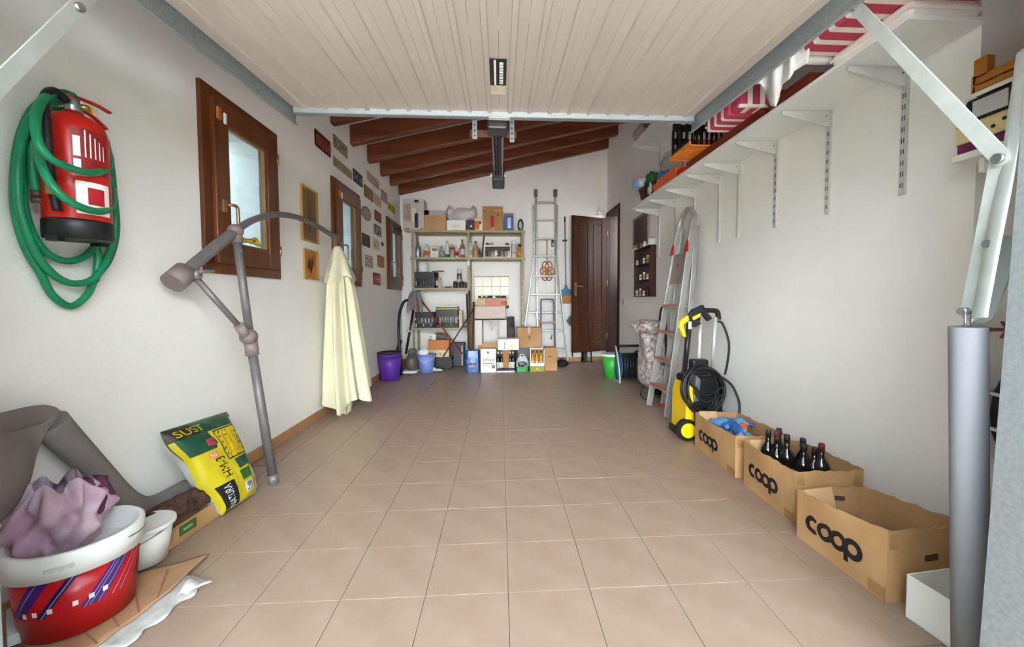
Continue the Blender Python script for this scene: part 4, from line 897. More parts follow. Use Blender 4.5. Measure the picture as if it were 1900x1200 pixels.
for k, z in enumerate((.24, .50, .76, 1.01)):
    a = (z-.012)/(1.80-.012); p, q = f0+(t0-f0)*a, f1+(t1-f1)*a; s = MB(); d = .055
    s.hexa([p+V((-.035, -.011, -.014)), q+V((-.035, .011, -.014)), q+V((d, .011, -.014)), p+V((d, -.011, -.014)), p+V((-.035, -.011, .012)), q+V((-.035, .011, .012)), q+V((d, .011, .012)), p+V((d, -.011, .012))])
    st_ = s.build('step', mat('step_tread', (178, 160, 142), .5, .3, var=.1, scale=20), sl, True)
    s = MB(); s.bar(p+V((-.036, -.011, .010)), q+V((-.036, .011, .010)), .006, .010); s.build('red_edge', REDP, st_, True)
a, b = (1.22-.012)/1.788, (1.50-.012)/1.788
P = [f0+(t0-f0)*a, f1+(t1-f1)*a, f1+(t1-f1)*b, f0+(t0-f0)*b]; o_ = V((-.012, 0, .003))
MB().hexa([p+V((-.004, 0, 0)) for p in P]+[p+V((-.012, 0, .002)) for p in P]).build('folded_platform', mat('platform_grey', (164, 154, 146), .5, .3), sl, True)
mb = MB(); mid = (P[0]+P[2])/2+V((-.014, 0, .03)); mb.ell(mid, (.003, .028, .03)); mb.build('red_emblem', REDP, sl, True)
for f_, t_ in ((f0, t0), (f1, t1)):
    p = f_+(t_-f_)*.86; MB().prism([(-.045, 0), (.045, 0), (.026, .075), (.0, .115), (-.026, .075)], p+V((-.034, 0, -.05)), (0, 1, 0), (.16, 0, 1), (-.008, 0, 0)).build('red_hinge', REDP, sl, True)
m_ = (t0+t1)/2
MB().tube([t0-V((0, 0, .03)), t0+V((.01, -.02, .05)), m_+V((.02, 0, .125)), t1+V((.01, .02, .05)), t1-V((0, 0, .03))], .012, 10, flat=2.2, flatdir=(1, 0, 0)).build('top_bow', ALU, sl, True)

# ------------------------------------------------------------------ pressure washer
YW = 3.06
cw = fl(1300, 815); W0 = V((1.56, YW, 0))
pwsh = thing('pressure_washer', 'yellow and black pressure washer with coiled hose on the right', 'pressure washer', W0)
YEL = mat('washer_yellow', (244, 202, 20), .35, var=.05)
def W_(px, py, y=YW): return at(px, py, y)
xl, xr = W_(1254, 760).x, W_(1346, 760).x-.04; xm = (xl+xr)/2; ztop = W_(1300, 690).z
B(xl+.05, xr-.03, YW-.10, YW+.14, .05, ztop-.02).build('body_core', BLACKP, pwsh, True, bevel=.03)
mb = MB(); mb.prism([(xl+.01, .02), (xl+.075, .02), (xl+.085, .12), (xl+.075, .25), (xl+.07, .40), (xl+.04, .43), (xl+.015, .34)], (0, YW-.15, 0), (1, 0, 0), (0, 0, 1), (0, .26, 0)); mb.build('yellow_shell', YEL, pwsh, True, bevel=.012)
B(xl-.008, xl+.045, YW-.12, YW+.12, .0, .06).build('front_foot', BLACKP, pwsh, True, bevel=.01)
mb = MB(); mb.prism([(xl+.065, .30), (xl+.11, .30), (xl+.12, .47), (xl+.085, .50)], (0, YW-.16, 0), (1, 0, 0), (0, 0, 1), (0, .26, 0)); mb.build('grey_trim', GREYP, pwsh, True, bevel=.006)
wc = W_(1277, 800, YW-.17); wc.z = .082
for s, xw in ((0, wc.x), (1, xr-.04)):
    w_ = V((xw, YW-.17, .082)) if s == 0 else V((xr-.05, YW-.17, .082))
    MB().cyl(w_, w_+V((0, .045, 0)), .082, n=28).build('wheel_tyre', BLACKP, pwsh, True)
    MB().cyl(w_-V((0, .006, 0)), w_+V((0, .01, 0)), .056, n=24).build('wheel_hub', YEL, pwsh, True)
hb = YW-.02
for px0, py0, px1, py1 in ((1296, 690, 1300, 588), (1321, 685, 1328, 588)): MB().cyl(W_(px0, py0, hb), W_(px1, py1, hb), .0145, n=14).build('handle_tube', mat('bright_tube', (222, 222, 220), .3, .35), pwsh, True)
ha, hb2 = W_(1294, 590, hb), W_(1331, 590, hb)
MB().tube([ha+V((-.0, 0, -.02)), ha+V((.0, 0, .04)), ha+V((.03, 0, .06)), hb2+V((-.03, 0, .06)), hb2+V((0, 0, .045)), hb2+V((.01, 0, -.01))], .020, 12).build('handle_grip', BLACKP, pwsh, True)
mb = MB(); rc = W_(1304, 722, YW-.14); rng = random.Random(3)
for k in range(9):
    R1 = .165-.011*(k % 4)+rng.uniform(-.008, .008); R2 = .175-.012*(k % 3)+rng.uniform(-.008, .008); tl = rng.uniform(-.25, .25)
    mb.tube([rc+V((R1*math.cos(a)+.012*(k % 3-1), .010*k-.04+.02*math.sin(a+tl), R2*math.sin(a)+.01*math.cos(2*a+k))) for a in [2*PI*j/22 for j in range(22)]], .0085, 8, closed=True, k=2)
mb.build('hose_coil', BLACKP, pwsh, True)
for k in range(2): MB().tube([rc+V((-.13+.03*k, -.06, .08-.07*k)), rc+V((-.02, -.075, -.03-.05*k)), rc+V((.13, -.06, .04-.06*k))], .0085, 8).build('hose_crossing', BLACKP, pwsh, True)
mb = MB(); mb.tube([W_(1328, 597, YW+.02), W_(1340, 600, YW-.02), W_(1352, 635, YW-.05), W_(1350, 670, YW-.05), W_(1345, 695, YW-.05)], .0085, 8); mb.tube([W_(1340, 700, YW-.05), W_(1358, 715, YW-.08), W_(1371, 745, YW-.14), W_(1371, 775, YW-.16)], .0085, 8); mb.build('free_hose', BLACKP, pwsh, True)
gy = YW-.13
B(rc.x-.06, rc.x+.07, YW-.10, YW-.02, rc.z+.10, rc.z+.22).build('hose_hook', BLACKP, pwsh, True, bevel=.015)
def Wp(pts, y): return [(W_(px, py, y).x, W_(px, py, y).z) for px, py in pts]
gun = MB(); gun.prism(Wp([(1272, 590), (1284, 574), (1303, 565), (1310, 578), (1320, 590), (1312, 596), (1300, 580), (1290, 590), (1300, 600), (1288, 607), (1276, 604)], gy), (0, gy-.02, 0), (1, 0, 0), (0, 0, 1), (0, .04, 0)); gun.build('spray_gun', BLACKP, pwsh, True, bevel=.006)
gun = MB(); gun.prism(Wp([(1261, 594), (1275, 584), (1277, 594), (1266, 602), (1272, 625), (1266, 624), (1259, 608)], gy), (0, gy-.022, 0), (1, 0, 0), (0, 0, 1), (0, .044, 0)); gun.build('yellow_grip', YEL, pwsh, True, bevel=.006)
gun = MB(); gun.prism(Wp([(1282, 588), (1298, 580), (1296, 588), (1284, 594)], gy), (0, gy-.025, 0), (1, 0, 0), (0, 0, 1), (0, .05, 0)); gun.build('yellow_trigger', YEL, pwsh, True, bevel=.004)
MB().cyl(W_(1279, 600, gy), W_(1270, 690, gy), .021, .017, n=14).build('lance', BLACKP, pwsh, True)
B(W_(1275, 606, gy).x, W_(1280, 606, gy).x, gy-.026, gy+.0, W_(1275, 610, gy).z, W_(1275, 596, gy).z).build('gun_label', LGREY, pwsh, True)

# ------------------------------------------------------------------ open cardboard boxes with black lettering
def ring(mb, c, ro, ri, a0, a1, fn, n=24):
    vs, fs = [], []
    for k in range(n+1):
        a = a0+(a1-a0)*k/n; vs += [fn(c[0]+ro*math.cos(a), c[1]+ro*math.sin(a)), fn(c[0]+ri[0]*math.cos(a)+ri[1], c[1]+ri[0]*math.sin(a))]
    for k in range(n): fs.append((2*k, 2*k+1, 2*k+3, 2*k+2))
    mb.add(vs, fs)
def open_box(name, label, nl, fa, w, tops, logo, flap=True, seed=1, dw=(.0, .0)):
    """nl, fa: near and far bottom corners of the aisle side; tops: heights near, far; w: width towards the wall"""
    nl, fa = V(nl), V(fa); d = (fa-nl); L = d.length; u = d.normalized(); wv = V((u.y, -u.x, 0)); th = .005
    r = thing(name, label, 'cardboard box', (nl+fa)/2+wv*w/2, group='open cartons along the right wall'); rng = random.Random(seed)
    def side(p, q, hp, hq, inn, nm, bulge=0.):
        """one carton wall with a frayed upper edge"""
        n = 14; pts = []
        js = [rng.uniform(-.006, .004) for _ in range(n+1)]
        fn = lambda a, v: p+(q-p)*a+V((0, 0, 1))*((hp+(hq-hp)*a+(js[int(round(a*n))] if 0 < a < 1 else 0))*v)-inn*(bulge*math.sin(PI*a)*v)
        return MB().grid(lambda a, b: fn(a, b), n, 4, 0.).v, fn, n
    P00, P10, P11, P01 = nl, nl+wv*w, fa+wv*(w+dw[1]), fa
    hn, hf = tops
    walls = [('long_side', P01, P00, hf, hn, wv, .012), ('end_side', P00, P10, hn, hn*1.0, u, .004), ('long_side', P10, P11, hn*1.02, hf*1.0, -wv, .0), ('end_side', P11, P01, hf*1.0, hf, -u, .003)]
    for i, (nm, p, q, hp, hq, inn, bl) in enumerate(walls):
        _, fn, n = side(p, q, hp, hq, inn, nm, bl)
        mb = MB(); mb.grid(fn, n, 4, 0.)
        o = len(mb.v); base = list(mb.v); mb.v += [b+inn*th for b in base]; nf = len(mb.f); W1 = 5
        mb.f += [tuple(o+k for k in reversed(f)) for f in mb.f[:nf]]
        idx = [a*W1+4 for a in range(n+1)]
        for a in range(n): mb.f.append((idx[a], idx[a+1], o+idx[a+1], o+idx[a]))
        for col in (0, n):
            for b in range(4): k0 = col*W1+b; mb.f.append((k0, k0+1, o+k0+1, o+k0))
        mb.s = [False]*len(mb.f); wo = mb.build(nm, CARD, r, True)
        if i == 0:
            h = logo*1.0
            ln, x0, zc = L, L*.13, (hn+hf)/2*.46
            def mp(a, b): return fn(min(1, max(0, (x0+a)/L)), (zc+b)/((hp+hq)/2))-wv*.002
            lg = MB(); R = h/2*.96; q_ = R*.47
            ring(lg, (R, 0), R, (q_, R*.06), .95, 2*PI-.95, mp); lg.build('letter_c', INK, r, True)
            for k in (1, 2): lg = MB(); ring(lg, (R+k*1.58*R, 0), R, (q_, 0), 0, 2*PI, mp); lg.build('letter_o', INK, r, True)
            lg = MB(); ring(lg, (R+3*1.58*R, 0), R*1.02, (q_, 0), 0, 2*PI, mp)
            lg.add([mp(R+3*1.58*R-R*.98, .1*R), mp(R+3*1.58*R-R*.98, -R*1.55), mp(R+3*1.58*R-R*.5, -R*1.55), mp(R+3*1.58*R-R*.5, -R*.3)], [(0, 1, 2, 3)]); lg.build('letter_p', INK, r, True)
            # seam tape on the aisle corner
            mb = MB(); mb.add([fn(1-.16, .02)-wv*.0015, fn(1, .02)-wv*.0015, fn(1, .20)-wv*.0015, fn(1-.16, .20)-wv*.0015], [(0, 1, 2, 3)]); mb.build('tape_patch', TAPE, wo, True)
        if i == 3 and flap:
            a, b = .50, .93
            mb = MB(); mb.hexa([fn(a, .62)-u*.036, fn(b, .60)-u*.044, fn(b, .60)-u*.039, fn(a, .62)-u*.031, fn(a, 1.02)-u*.010, fn(b, 1.03)-u*.012, fn(b, 1.03)-u*.006, fn(a, 1.02)-u*.006]); mb.build('folded_flap', mat('cardboard_flap', (200, 162, 118), .8, var=.05, scale=6), r, True)
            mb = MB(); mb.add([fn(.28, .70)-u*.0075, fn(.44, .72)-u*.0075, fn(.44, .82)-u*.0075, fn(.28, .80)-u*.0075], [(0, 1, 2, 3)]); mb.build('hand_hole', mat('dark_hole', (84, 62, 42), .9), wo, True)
        if i == 1:
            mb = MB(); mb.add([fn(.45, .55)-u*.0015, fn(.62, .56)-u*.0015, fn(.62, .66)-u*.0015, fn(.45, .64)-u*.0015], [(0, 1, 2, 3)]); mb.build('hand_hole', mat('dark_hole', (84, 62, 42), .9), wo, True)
            mb = MB(); mb.add([fn(.02, .74)-u*.0012, fn(.98, .70)-u*.0012, fn(.98, .92)-u*.0012, fn(.02, .96)-u*.0012], [(0, 1, 2, 3)]); mb.build('parcel_tape', mat('old_parcel_tape', (172, 132, 88), .35, var=.1, scale=12), wo, True)
    mb = MB(); mb.hexa([p+V((0, 0, .002)) for p in (P00, P10, P11, P01)]+[p+V((0, 0, .006)) for p in (P00, P10, P11, P01)]); mb.build('box_base', CARD, r, True)
    return (nl, u, wv, L)
def hgt(px, py, y): return at(px, py, y).z
b1 = ((1.404, 2.275, 0), (1.420, 2.80, 0)); b2 = ((1.392, 1.775, 0), (1.408, 2.195, 0)); b3 = ((1.355, 1.288, 0), (1.338, 1.690, 0))
B1 = open_box('open_carton', 'farthest open brown carton with black lettering, filled with crushed plastic bottles', *b1, .31, (hgt(1362, 809, 2.275), hgt(1282, 765, 2.80)), .082, seed=3)
B2 = open_box('open_carton', 'middle open brown carton with black lettering, holding dark wine bottles', *b2, .33, (hgt(1473, 874, 1.775), hgt(1379, 818, 2.195)), .078, seed=5)
B3 = open_box('open_carton', 'nearest and largest open brown carton with black lettering, almost empty', *b3, .32, (hgt(1645, 984, 1.288), hgt(1468, 908, 1.690)), .082, seed=8)
# wine bottles, dark, upright in the middle box
rng = random.Random(11); nl, u_, wv, L = B2
spots = [(.70, .20), (.62, .30), (.52, .22), (.36, .28), (.26, .42), (.18, .50), (.10, .58), (.56, .45), (.42, .60), (.74, .42)]
desc = ['leaning in the far corner', 'with a wine red capsule', 'second along the aisle side', 'with a grey band on its neck', 'in the middle of the box', 'beside the near end', 'nearest the near end with a red capsule', 'behind the first two', 'against the wall side', 'farthest from the camera']
for k, (a, b) in enumerate(spots):
    p = nl+u_*(L*(.08+a*.95)+.02)+wv*(.33*b+.01); p.z = .045
    cm = mat('capsule_red', (108, 30, 40), .4) if k in (1, 6) else mat('capsule_black', (40, 36, 38), .4)
    bo = bottle('wine_bottle', 'dark wine bottle in the middle carton, '+desc[k], p, .295+rng.uniform(-.012, .035), .036, GLASSD, cm, mat('dark_label', (84, 80, 76), .6) if k % 2 else None, 'wine', 'wine bottle', 'wine bottles in the carton')
    bo.rotation_euler = (rng.uniform(-.03, .03), rng.uniform(-.03, .03), 0)
# empty plastic bottles
nl, u_, wv, L = B1; rng = random.Random(4)
PB = [clear('blue_bottle_film', (120, 180, 226), .10, .55, .15), clear('clear_bottle_film', (214, 228, 236), .16, .35, .1), clear('deep_blue_film', (70, 130, 200), .10, .65, .15)]
names = ['crushed blue water bottle', 'clear crushed water bottle', 'deep blue crushed bottle']
pos = ['at the far aisle corner', 'lying on the heap centre', 'with an orange cap at the wall side', 'at the near aisle corner', 'by the near end', 'under the clear one', 'pointing at the wall', 'standing at the far end', 'on the very top', 'beside the orange capped one', 'half hidden at the bottom', 'in the near wall corner']
for k in range(12):
    p = nl+u_*(L*(.30+.036*k))+wv*(.31*(.38+.26*((k*.37) % 1.))); p.z = .125+.085*((k*.61) % 1.)
    i = (0, 1, 0, 2, 0, 1, 2, 0, 0, 2, 1, 0)[k]
    t = thing('plastic_bottle', names[i]+' '+pos[k]+' of the far carton', 'plastic bottle', p, rng.uniform(0, 6), 'plastic bottles in the carton')
    mb = MB(); mb.grid(lambda a, b: (lambda R: (-.10+.18*b, R*math.cos(2*PI*a)*(.8+.2*math.sin(9*b+k)), .035+R*math.sin(2*PI*a)*(.9+.25*math.sin(7*b+2*k))))(.034*min(1, b*12+.05)*(1 if b < .7 else max(.33, 1-(b-.7)*3.2))), 16, 24); mb.build('bottle_skin', PB[i], t)
    MB().cyl((.08, 0, .035), (.098, 0, .035), .0145, n=14).build('cap', (mat('cap_blue', (60, 120, 200), .4), mat('cap_white', (230, 230, 230), .4), mat('cap_orange', (232, 96, 40), .4))[0 if k != 2 else 2], t)
    t.rotation_euler = (rng.uniform(-.3, .3), rng.uniform(-.35, .1), t.rotation_euler.z)
t = thing('detergent_bottle', 'orange plastic bottle on top of the far carton', 'plastic bottle', B1[0]+B1[1]*(B1[3]*.55)+B1[2]*.22+V((0, 0, .19)), .9); mb = MB(); mb.cyl((-.09, 0, .03), (.05, 0, .03), .030, n=16).cyl((.05, 0, .03), (.075, 0, .03), .030, .014, n=16); mb.build('bottle_body', mat('orange_plastic', (236, 104, 50), .35), t); MB().cyl((.075, 0, .03), (.10, 0, .03), .015, n=12).build('cap', WHITEP, t)
# two bottles lying on the bottom of the nearest box
for k in range(2):
    p = B3[0]+B3[1]*(.13+.16*k)+B3[2]*(.12+.06*k); p.z = .042
    t = thing('wine_bottle', ('brown wine bottle lying on the floor of the nearest carton', 'second wine bottle lying in the nearest carton')[k], 'wine bottle', p, 1.3+.5*k)
    mb = MB(); mb.lathe([(.033, 0), (.036, .006), (.036, .17), (.03, .195), (.015, .22), (.013, .27)], n=18); rt = Matrix.Rotation(PI/2, 3, 'Y'); mb.v = [rt@q+V((-.13, 0, 0)) for q in mb.v]; mb.build('bottle_body', GLASSD, t); MB().cyl((.13, 0, 0), (.165, 0, 0), .015, n=12).build('capsule', mat('capsule_red', (108, 30, 40), .4), t)
# white carton by the spring cover
p = fl(1702, 1160); q = fl(1713, 1066, 0.0)
t = thing('white_carton', 'open white cardboard carton at the right front corner', 'cardboard box', (1.545, 1.115, 0), .10)
w, d, hh = .17, .13, .15; mb = 0
for nm, (x0, x1, y0, y1) in (('long_side', (-w, w, -d, -d+.004)), ('long_side', (-w, w, d-.004, d)), ('end_side', (-w, -w+.004, -d, d)), ('end_side', (w-.004, w, -d, d))): B(x0, x1, y0, y1, 0, hh).build(nm, CARDW, t, bevel=.001)
B(-w, w, -d, d, .001, .005).build('box_base', CARDW, t)

# ================================================================== BACK WALL: slotted-angle shelving
SY0, SY1 = 6.36, 6.76
pL, pM, pR = at(764, 428, SY0).x, at(868, 428, SY0).x, at(971, 428, SY0).x
zt1, zt2 = at(868, 427, SY0).z, at(868, 477, SY0).z
zt3, zt4 = at(815, 534, SY0).z, at(810, 608, SY0).z
sh = thing('metal_shelving', 'olive slotted-angle shelving unit against the back wall', 'shelving', ((pL+pR)/2, (SY0+SY1)/2, 0))
for x, s in ((pL, 1), (pM, 1), (pR, -1)):
    for y, sy in ((SY0, 1), (SY1, -1)):
        x0, x1 = sorted((x-s*.012, x+s*.028)); mb = MB(); mb.box(x0, x1, min(y, y+sy*.003), max(y, y+sy*.003), 0, zt1+.008)
        xe = x-s*.012; mb.box(min(xe, xe+s*.003), max(xe, xe+s*.003), min(y, y+sy*.036), max(y, y+sy*.036), 0, zt1+.008)
        o = mb.build('angle_post', OLIVE, sh, True)
        if sy > 0:
            for k in range(24):
                z = .12+k*.085
                if z < zt1: MB().box(x+s*.006, x+s*.012, y-.0006, y, z, z+.03).build('slot', DKMET, o, True)
def board(x0, x1, z, nm='shelf_panel', m=OLIVE):
    mb = MB().box(x0, x1, SY0-.004, SY1, z-.004, z).box(x0, x1, SY0-.006, SY0-.003, z-.035, z).box(x0, x1, SY1-.003, SY1, z-.035, z); mb.build(nm, m, sh, True)
for z in (zt1, zt2):
    board(pL, pM-.002, z); board(pM+.002, pR, z)
    for x in (pL, pM, pR): mb = MB().box(x-.03, x+.03, SY0-.0085, SY0-.0062, z-.05, z+.004); mb.build('corner_plate', OLIVE, sh, True)
board(pL, pM, zt3); board(pL, pM, zt4, m=OLIVE)
B(pL+.01, pL+.30, SY0+.02, SY0+.10, zt4-.028, zt4-.005).build('wooden_batten', wood('batten_wood', (196, 138, 84), (160, 104, 58), 0, .5), sh, True)
def X(px, y=6.45): return at(px, 450, y).x
def hh(pt, pb, y=6.45): return at(868, pt, y).z-at(868, pb, y).z
IY = 6.47
def item(px0, px1, pt, pb, y=IY): return X(px0, y), X(px1, y), hh(pt, pb, y)
# ---- top shelf
x0, x1, h_ = item(750, 789, 368, 425); x0 = max(x0, XL+.03)
r = carton('coffee_machine_box', 'grey printed coffee machine box at the left end of the top shelf', 'box', x0, x1, 6.40, 6.66, zt1+.001, zt1+h_, mat('grey_print', (190, 182, 178), .5, var=.05), tape=False)
front(r, .05, .38, .30, .85, mat('pinkgrey', (168, 148, 142), .6)); front(r, .42, .62, .3, .72, mat('cream_print', (226, 218, 196), .6), 'printed_machine'); front(r, .56, .72, .08, .55, INK, 'printed_jug'); front(r, .55, .75, .9, .98, INK, 'printed_mark'); front(r, .12, .3, .03, .06, INK, 'printed_mark'); front(r, .8, .95, .03, .06, INK, 'printed_mark')
x0, x1, h_ = item(789, 829, 388, 425)
r = carton('carton', 'brown carton with a grey lid band next to the coffee machine box', 'box', x0+.004, x1, 6.40, 6.68, zt1+.001, zt1+h_, CARD)
front(r, .0, 1, .76, 1, mat('bluegrey_band', (168, 176, 176), .5)); front(r, .0, .22, .78, 1, mat('navy_print', (36, 42, 70), .5), 'printed_mark')
x0, x1, h_ = item(830, 865, 405, 424)
r = carton('carton', 'low white carton under the bubble wrap', 'box', x0, x1, 6.40, 6.68, zt1+.001, zt1+h_, CARDW, tape=False); front(r, .3, .7, .3, .6, LGREY)
xw0, hw_ = x0, h_
x0, x1, h_ = item(867, 883, 405, 425); r = carton('small_box', 'dark grey box right of the low white carton', 'box', x0, x1, 6.42, 6.62, zt1+.001, zt1+h_, mat('charcoal_card', (62, 54, 56), .6), tape=False); front(r, .4, .6, .35, .55, LGREY, 'printed_mark')
x0, x1, h_ = item(884, 896, 402, 425); r = carton('small_box', 'orange and white tool box beside the tall brown carton', 'box', x0-.02, x1, 6.40, 6.55, zt1+.001, zt1+h_, mat('cream_card', (236, 216, 184), .6), tape=False); front(r, 0, .6, .1, .8, mat('orange_print', (226, 108, 34), .6)); front(r, .55, .8, .55, .75, INK, 'printed_mark')
bw = thing('bubble_wrap', 'bundle of grey bubble wrap on the white carton', 'bubble wrap', (xw0+.22, 6.53, zt1+hw_+.001))
def bwf(u, v):
    a = 2*PI*u; t = v; x = -.24+.50*t; R = (.075+.05*abs(math.cos(2.6*t*PI*.75)))*(min(1, t*9)**.5)*(min(1, (1-t)*9)**.5)+.004
    return (x, R*math.cos(a)*(1+.08*math.sin(5*a+9*t)), .10+.05*max(0, t-.55)*2+(.03 if t < .25 else 0)+R*math.sin(a)*(1+.1*math.sin(4*a+7*t)))
MB().grid(bwf, 28, 40).build('wrapped_film', BUBBLE, bw); MB().tube([(-.15+.05*math.cos(a), -.115, .13+.05*math.sin(a)) for a in [2*PI*k/16 for k in range(16)]], .009, 6, closed=True, k=2).build('rolled_end', BUBBLE, bw)
MB().cyl((.17, 0, .20), (.20, 0, .27), .03, .004, n=8).build('film_tip', BUBBLE, bw)
x0, x1, h_ = item(896, 933, 379, 424); r = carton('tall_carton', 'tall brown carton with a red printed bottle on the top shelf', 'box', x0, x1, 6.40, 6.70, zt1+.001, zt1+h_, CARDD)
front(r, .40, .57, .16, .62, mat('red_print', (178, 44, 34), .6)); front(r, .38, .6, .03, .12, mat('pink_print', (220, 150, 130), .6), 'printed_mark'); front(r, .05, .16, .8, .83, INK, 'printed_mark'); front(r, .72, .78, .62, .7, INK, 'printed_mark'); front(r, .5, .95, .82, .86, mat('pale_tape', (214, 178, 130), .5), 'old_tape')
x0, x1, h_ = item(936, 953, 391, 424); r = carton('blue_box', 'blue printed box near the right end of the top shelf', 'box', x0, x1, 6.40, 6.56, zt1+.001, zt1+h_, mat('blue_print', (58, 96, 156), .5, var=.1), tape=False)
front(r, .35, .7, .15, .75, mat('pale_print', (206, 216, 226), .6), 'printed_figure'); front(r, .0, 1, .88, 1, mat('grey_lid', (120, 126, 138), .6))
x0, x1, h_ = item(960, 972, 402, 424); t = thing('hose_coil', 'small dark green coiled cable at the right end of the top shelf', 'coil', ((x0+x1)/2, 6.46, zt1+.001))
mb = MB()
for k in range(5): mb.tube([(.038*math.cos(a), -.03+.015*k, h_/2+.007+(h_/2-.010)*math.sin(a)) for a in [2*PI*j/16 for j in range(16)]], .011, 6, closed=True, k=2)
mb.build('coiled_cable', mat('dark_green_cable', (30, 52, 38), .5), t); MB().cyl((-.012, -.045, h_*.35), (-.006, -.045, h_*.65), .012, n=8).build('cable_tie', LGREY, t)
# ---- second shelf
PK = mat('pink_liquid', (200, 146, 128), .35, var=.08); BRG = mat('brown_glass', (120, 78, 58), .15, var=.1); ORG = mat('orange_liquid', (226, 120, 60), .4); GRN = mat('green_liquid', (24, 158, 88), .35); SILV = mat('silver_foil', (176, 180, 190), .3, .7, var=.25, scale=30)
DBL = mat('dark_blue_cap', (36, 48, 120), .4); GLC = clear('clear_glass', (210, 206, 200), .18, .25)
def bt(px0, px1, pt, style, body, cap, lab, nm, label, y=IY, zb=None, pb=474):
    x0, x1, h_ = item(px0, px1, pt, pb, y); r_ = max(.012, (x1-x0)/2)
    return bottle(nm, label, ((x0+x1)/2, y, (zt2 if zb is None else zb)+.001), h_, r_, body, cap, lab, style)
bt(770, 781, 445, 'jug', SILV, SILV, None, 'foil_pack', 'silver foil topped bottle at the left of the second shelf')
bt(785, 791, 461, 'jar', ORG, mat('cream_cap', (236, 214, 180), .5), None, 'paste_tub', 'small orange tub beside the slim white bottle', y=6.52)
bt(787, 795, 448, 'round', mat('white_orange', (240, 226, 214), .4), WHITEP, ORG, 'glue_bottle', 'slim white bottle with an orange label')
bt(796, 803, 461, 'jar', mat('peach_tub', (230, 178, 138), .4), ORG, None, 'paste_tub', 'peach coloured tub left of the white radio', y=6.54)
x0, x1, h_ = item(799, 813, 451, 473); t = thing('radio', 'small white radio with an olive display on the second shelf', 'radio', ((x0+x1)/2, IY, zt2+.001)); w = (x1-x0)/2
B(-w, w, -.025, .03, 0, h_*.92).build('radio_case', WHITEP, t, bevel=.008); B(-w*.6, w*.75, -.0262, -.0248, h_*.55, h_*.78).build('display', mat('olive_lcd', (130, 132, 70), .3), t); MB().tube([(-w*.8, 0, h_*.9), (-w*.4, 0, h_), (w*.5, 0, h_), (w*.8, 0, h_*.9)], .004, 6).build('carry_handle', LGREY, t); MB().cyl((0, -.0275, h_*.25), (0, -.025, h_*.25), w*.5, n=18).build('speaker', LGREY, t)
bt(815, 823, 452, 'wine', GLC, GLC, None, 'glass_bottle', 'small clear glass bottle right of the white radio', y=6.52); bt(819, 825, 458, 'round', GLC, LGREY, None, 'glass_bottle', 'second clear glass bottle before the green detergent')
t = bt(825, 834, 442, 'round', mat('white_green', (214, 224, 218), .35), LGREY, None, 'detergent_bottle', 'white detergent bottle with green bottom on the second shelf')
r_ = (X(834)-X(825))/2; MB().lathe([(r_*1.015, .002), (r_*1.02, .055)], n=16).build('green_liquid', GRN, t)
bt(835, 844, 455, 'jar', PK, mat('dark_red_cap', (130, 40, 40), .4), None, 'pink_jar', 'pink jar with a dark red lid on the second shelf', y=6.46); bt(834, 845, 447, 'jug', mat('white_milky', (226, 216, 208), .4), WHITEP, None, 'canister', 'pale canister behind the pink jar', y=6.58)
bt(844, 850, 450, 'spray', mat('lilac_white', (220, 214, 226), .4), WHITEP, mat('red_band', (170, 46, 56), .5), 'spray_bottle', 'thin pale spray bottle with red label'); bt(850, 855, 455, 'round', PK, PK, None, 'glass_bottle', 'thin rose bottle left of the brown bottle', y=6.52)
bt(854, 862, 440, 'wine', mat('rosy_brown_glass', (150, 104, 88), .18, var=.1), mat('brown_cap', (100, 50, 36), .4), PAPER, 'brown_bottle', 'brown glass bottle by the middle post of the shelving')
bt(869, 877, 446, 'spray', WHITEP, WHITEP, mat('grey_label', (190, 184, 186), .5), 'spray_bottle', 'white spray bottle right of the middle post')
bt(878, 887, 443, 'round', PK, mat('red_brown_cap', (130, 56, 46), .4), mat('tan_label', (206, 168, 124), .6), 'solvent_bottle', 'tall rosy solvent bottle with a brown cap', y=6.45); bt(888, 892, 456, 'round', BRG, BRG, None, 'brown_bottle', 'narrow amber bottle beside the solvent bottle')
t = thing('leaning_batten', 'dark wooden batten leaning between second and top shelf', 'batten', (X(895), 6.50, zt2+.001)); mb = MB(); a = V((X(893.5)-X(895), 0, .002)); b = V((X(898)-X(895), .04, zt1-zt2-.05)); mb.bar(a, b, .022, .008, (0, 1, 0)); mb.build('slat_board', mat('black_wood', (38, 30, 28), .6), t); mb = MB(); mb.bar(b-V((0, 0, .02)), b, .024, .010, (0, 1, 0)); mb.build('end_cap', BLACKP, t)
x0, x1, h_ = item(898, 948, 450, 473); t = thing('storage_tray', 'white framed storage box full of odds and ends on the second shelf', 'box', ((x0+x1)/2, 6.46, zt2+.001)); w = (x1-x0)/2; e = .018
MB().box(-w, -w+e, -.06, -.05, 0, h_).box(w-e, w, -.06, -.05, 0, h_).box(-w+e, w-e, -.06, -.05, h_-.026, h_).box(-w+e, w-e, -.06, -.05, 0, .012).build('front_frame', WHITEP, t, bevel=.003)
MB().box(-w, w, .14, .145, 0, h_).box(-w, -w+.004, -.05, .14, 0, h_).box(w-.004, w, -.05, .14, 0, h_).box(-w, w, -.05, .14, 0, .004).build('box_shell', mat('dim_shell', (96, 84, 72), .7), t)
rng = random.Random(9)
for k in range(24): crumple((-w+.035+(2*w-.07)*(k % 8)/7, -.025+.035*(k//8), .028+.030*(k//8)+rng.uniform(0, .012)), (.026, .022, .022), 40+k, 10, 7, .5).build('small_part', (mat('clutter_brown', (122, 100, 84), .7), mat('clutter_grey', (168, 158, 148), .5), mat('clutter_cream', (206, 198, 176), .6), WHITEP)[k % 4], t)
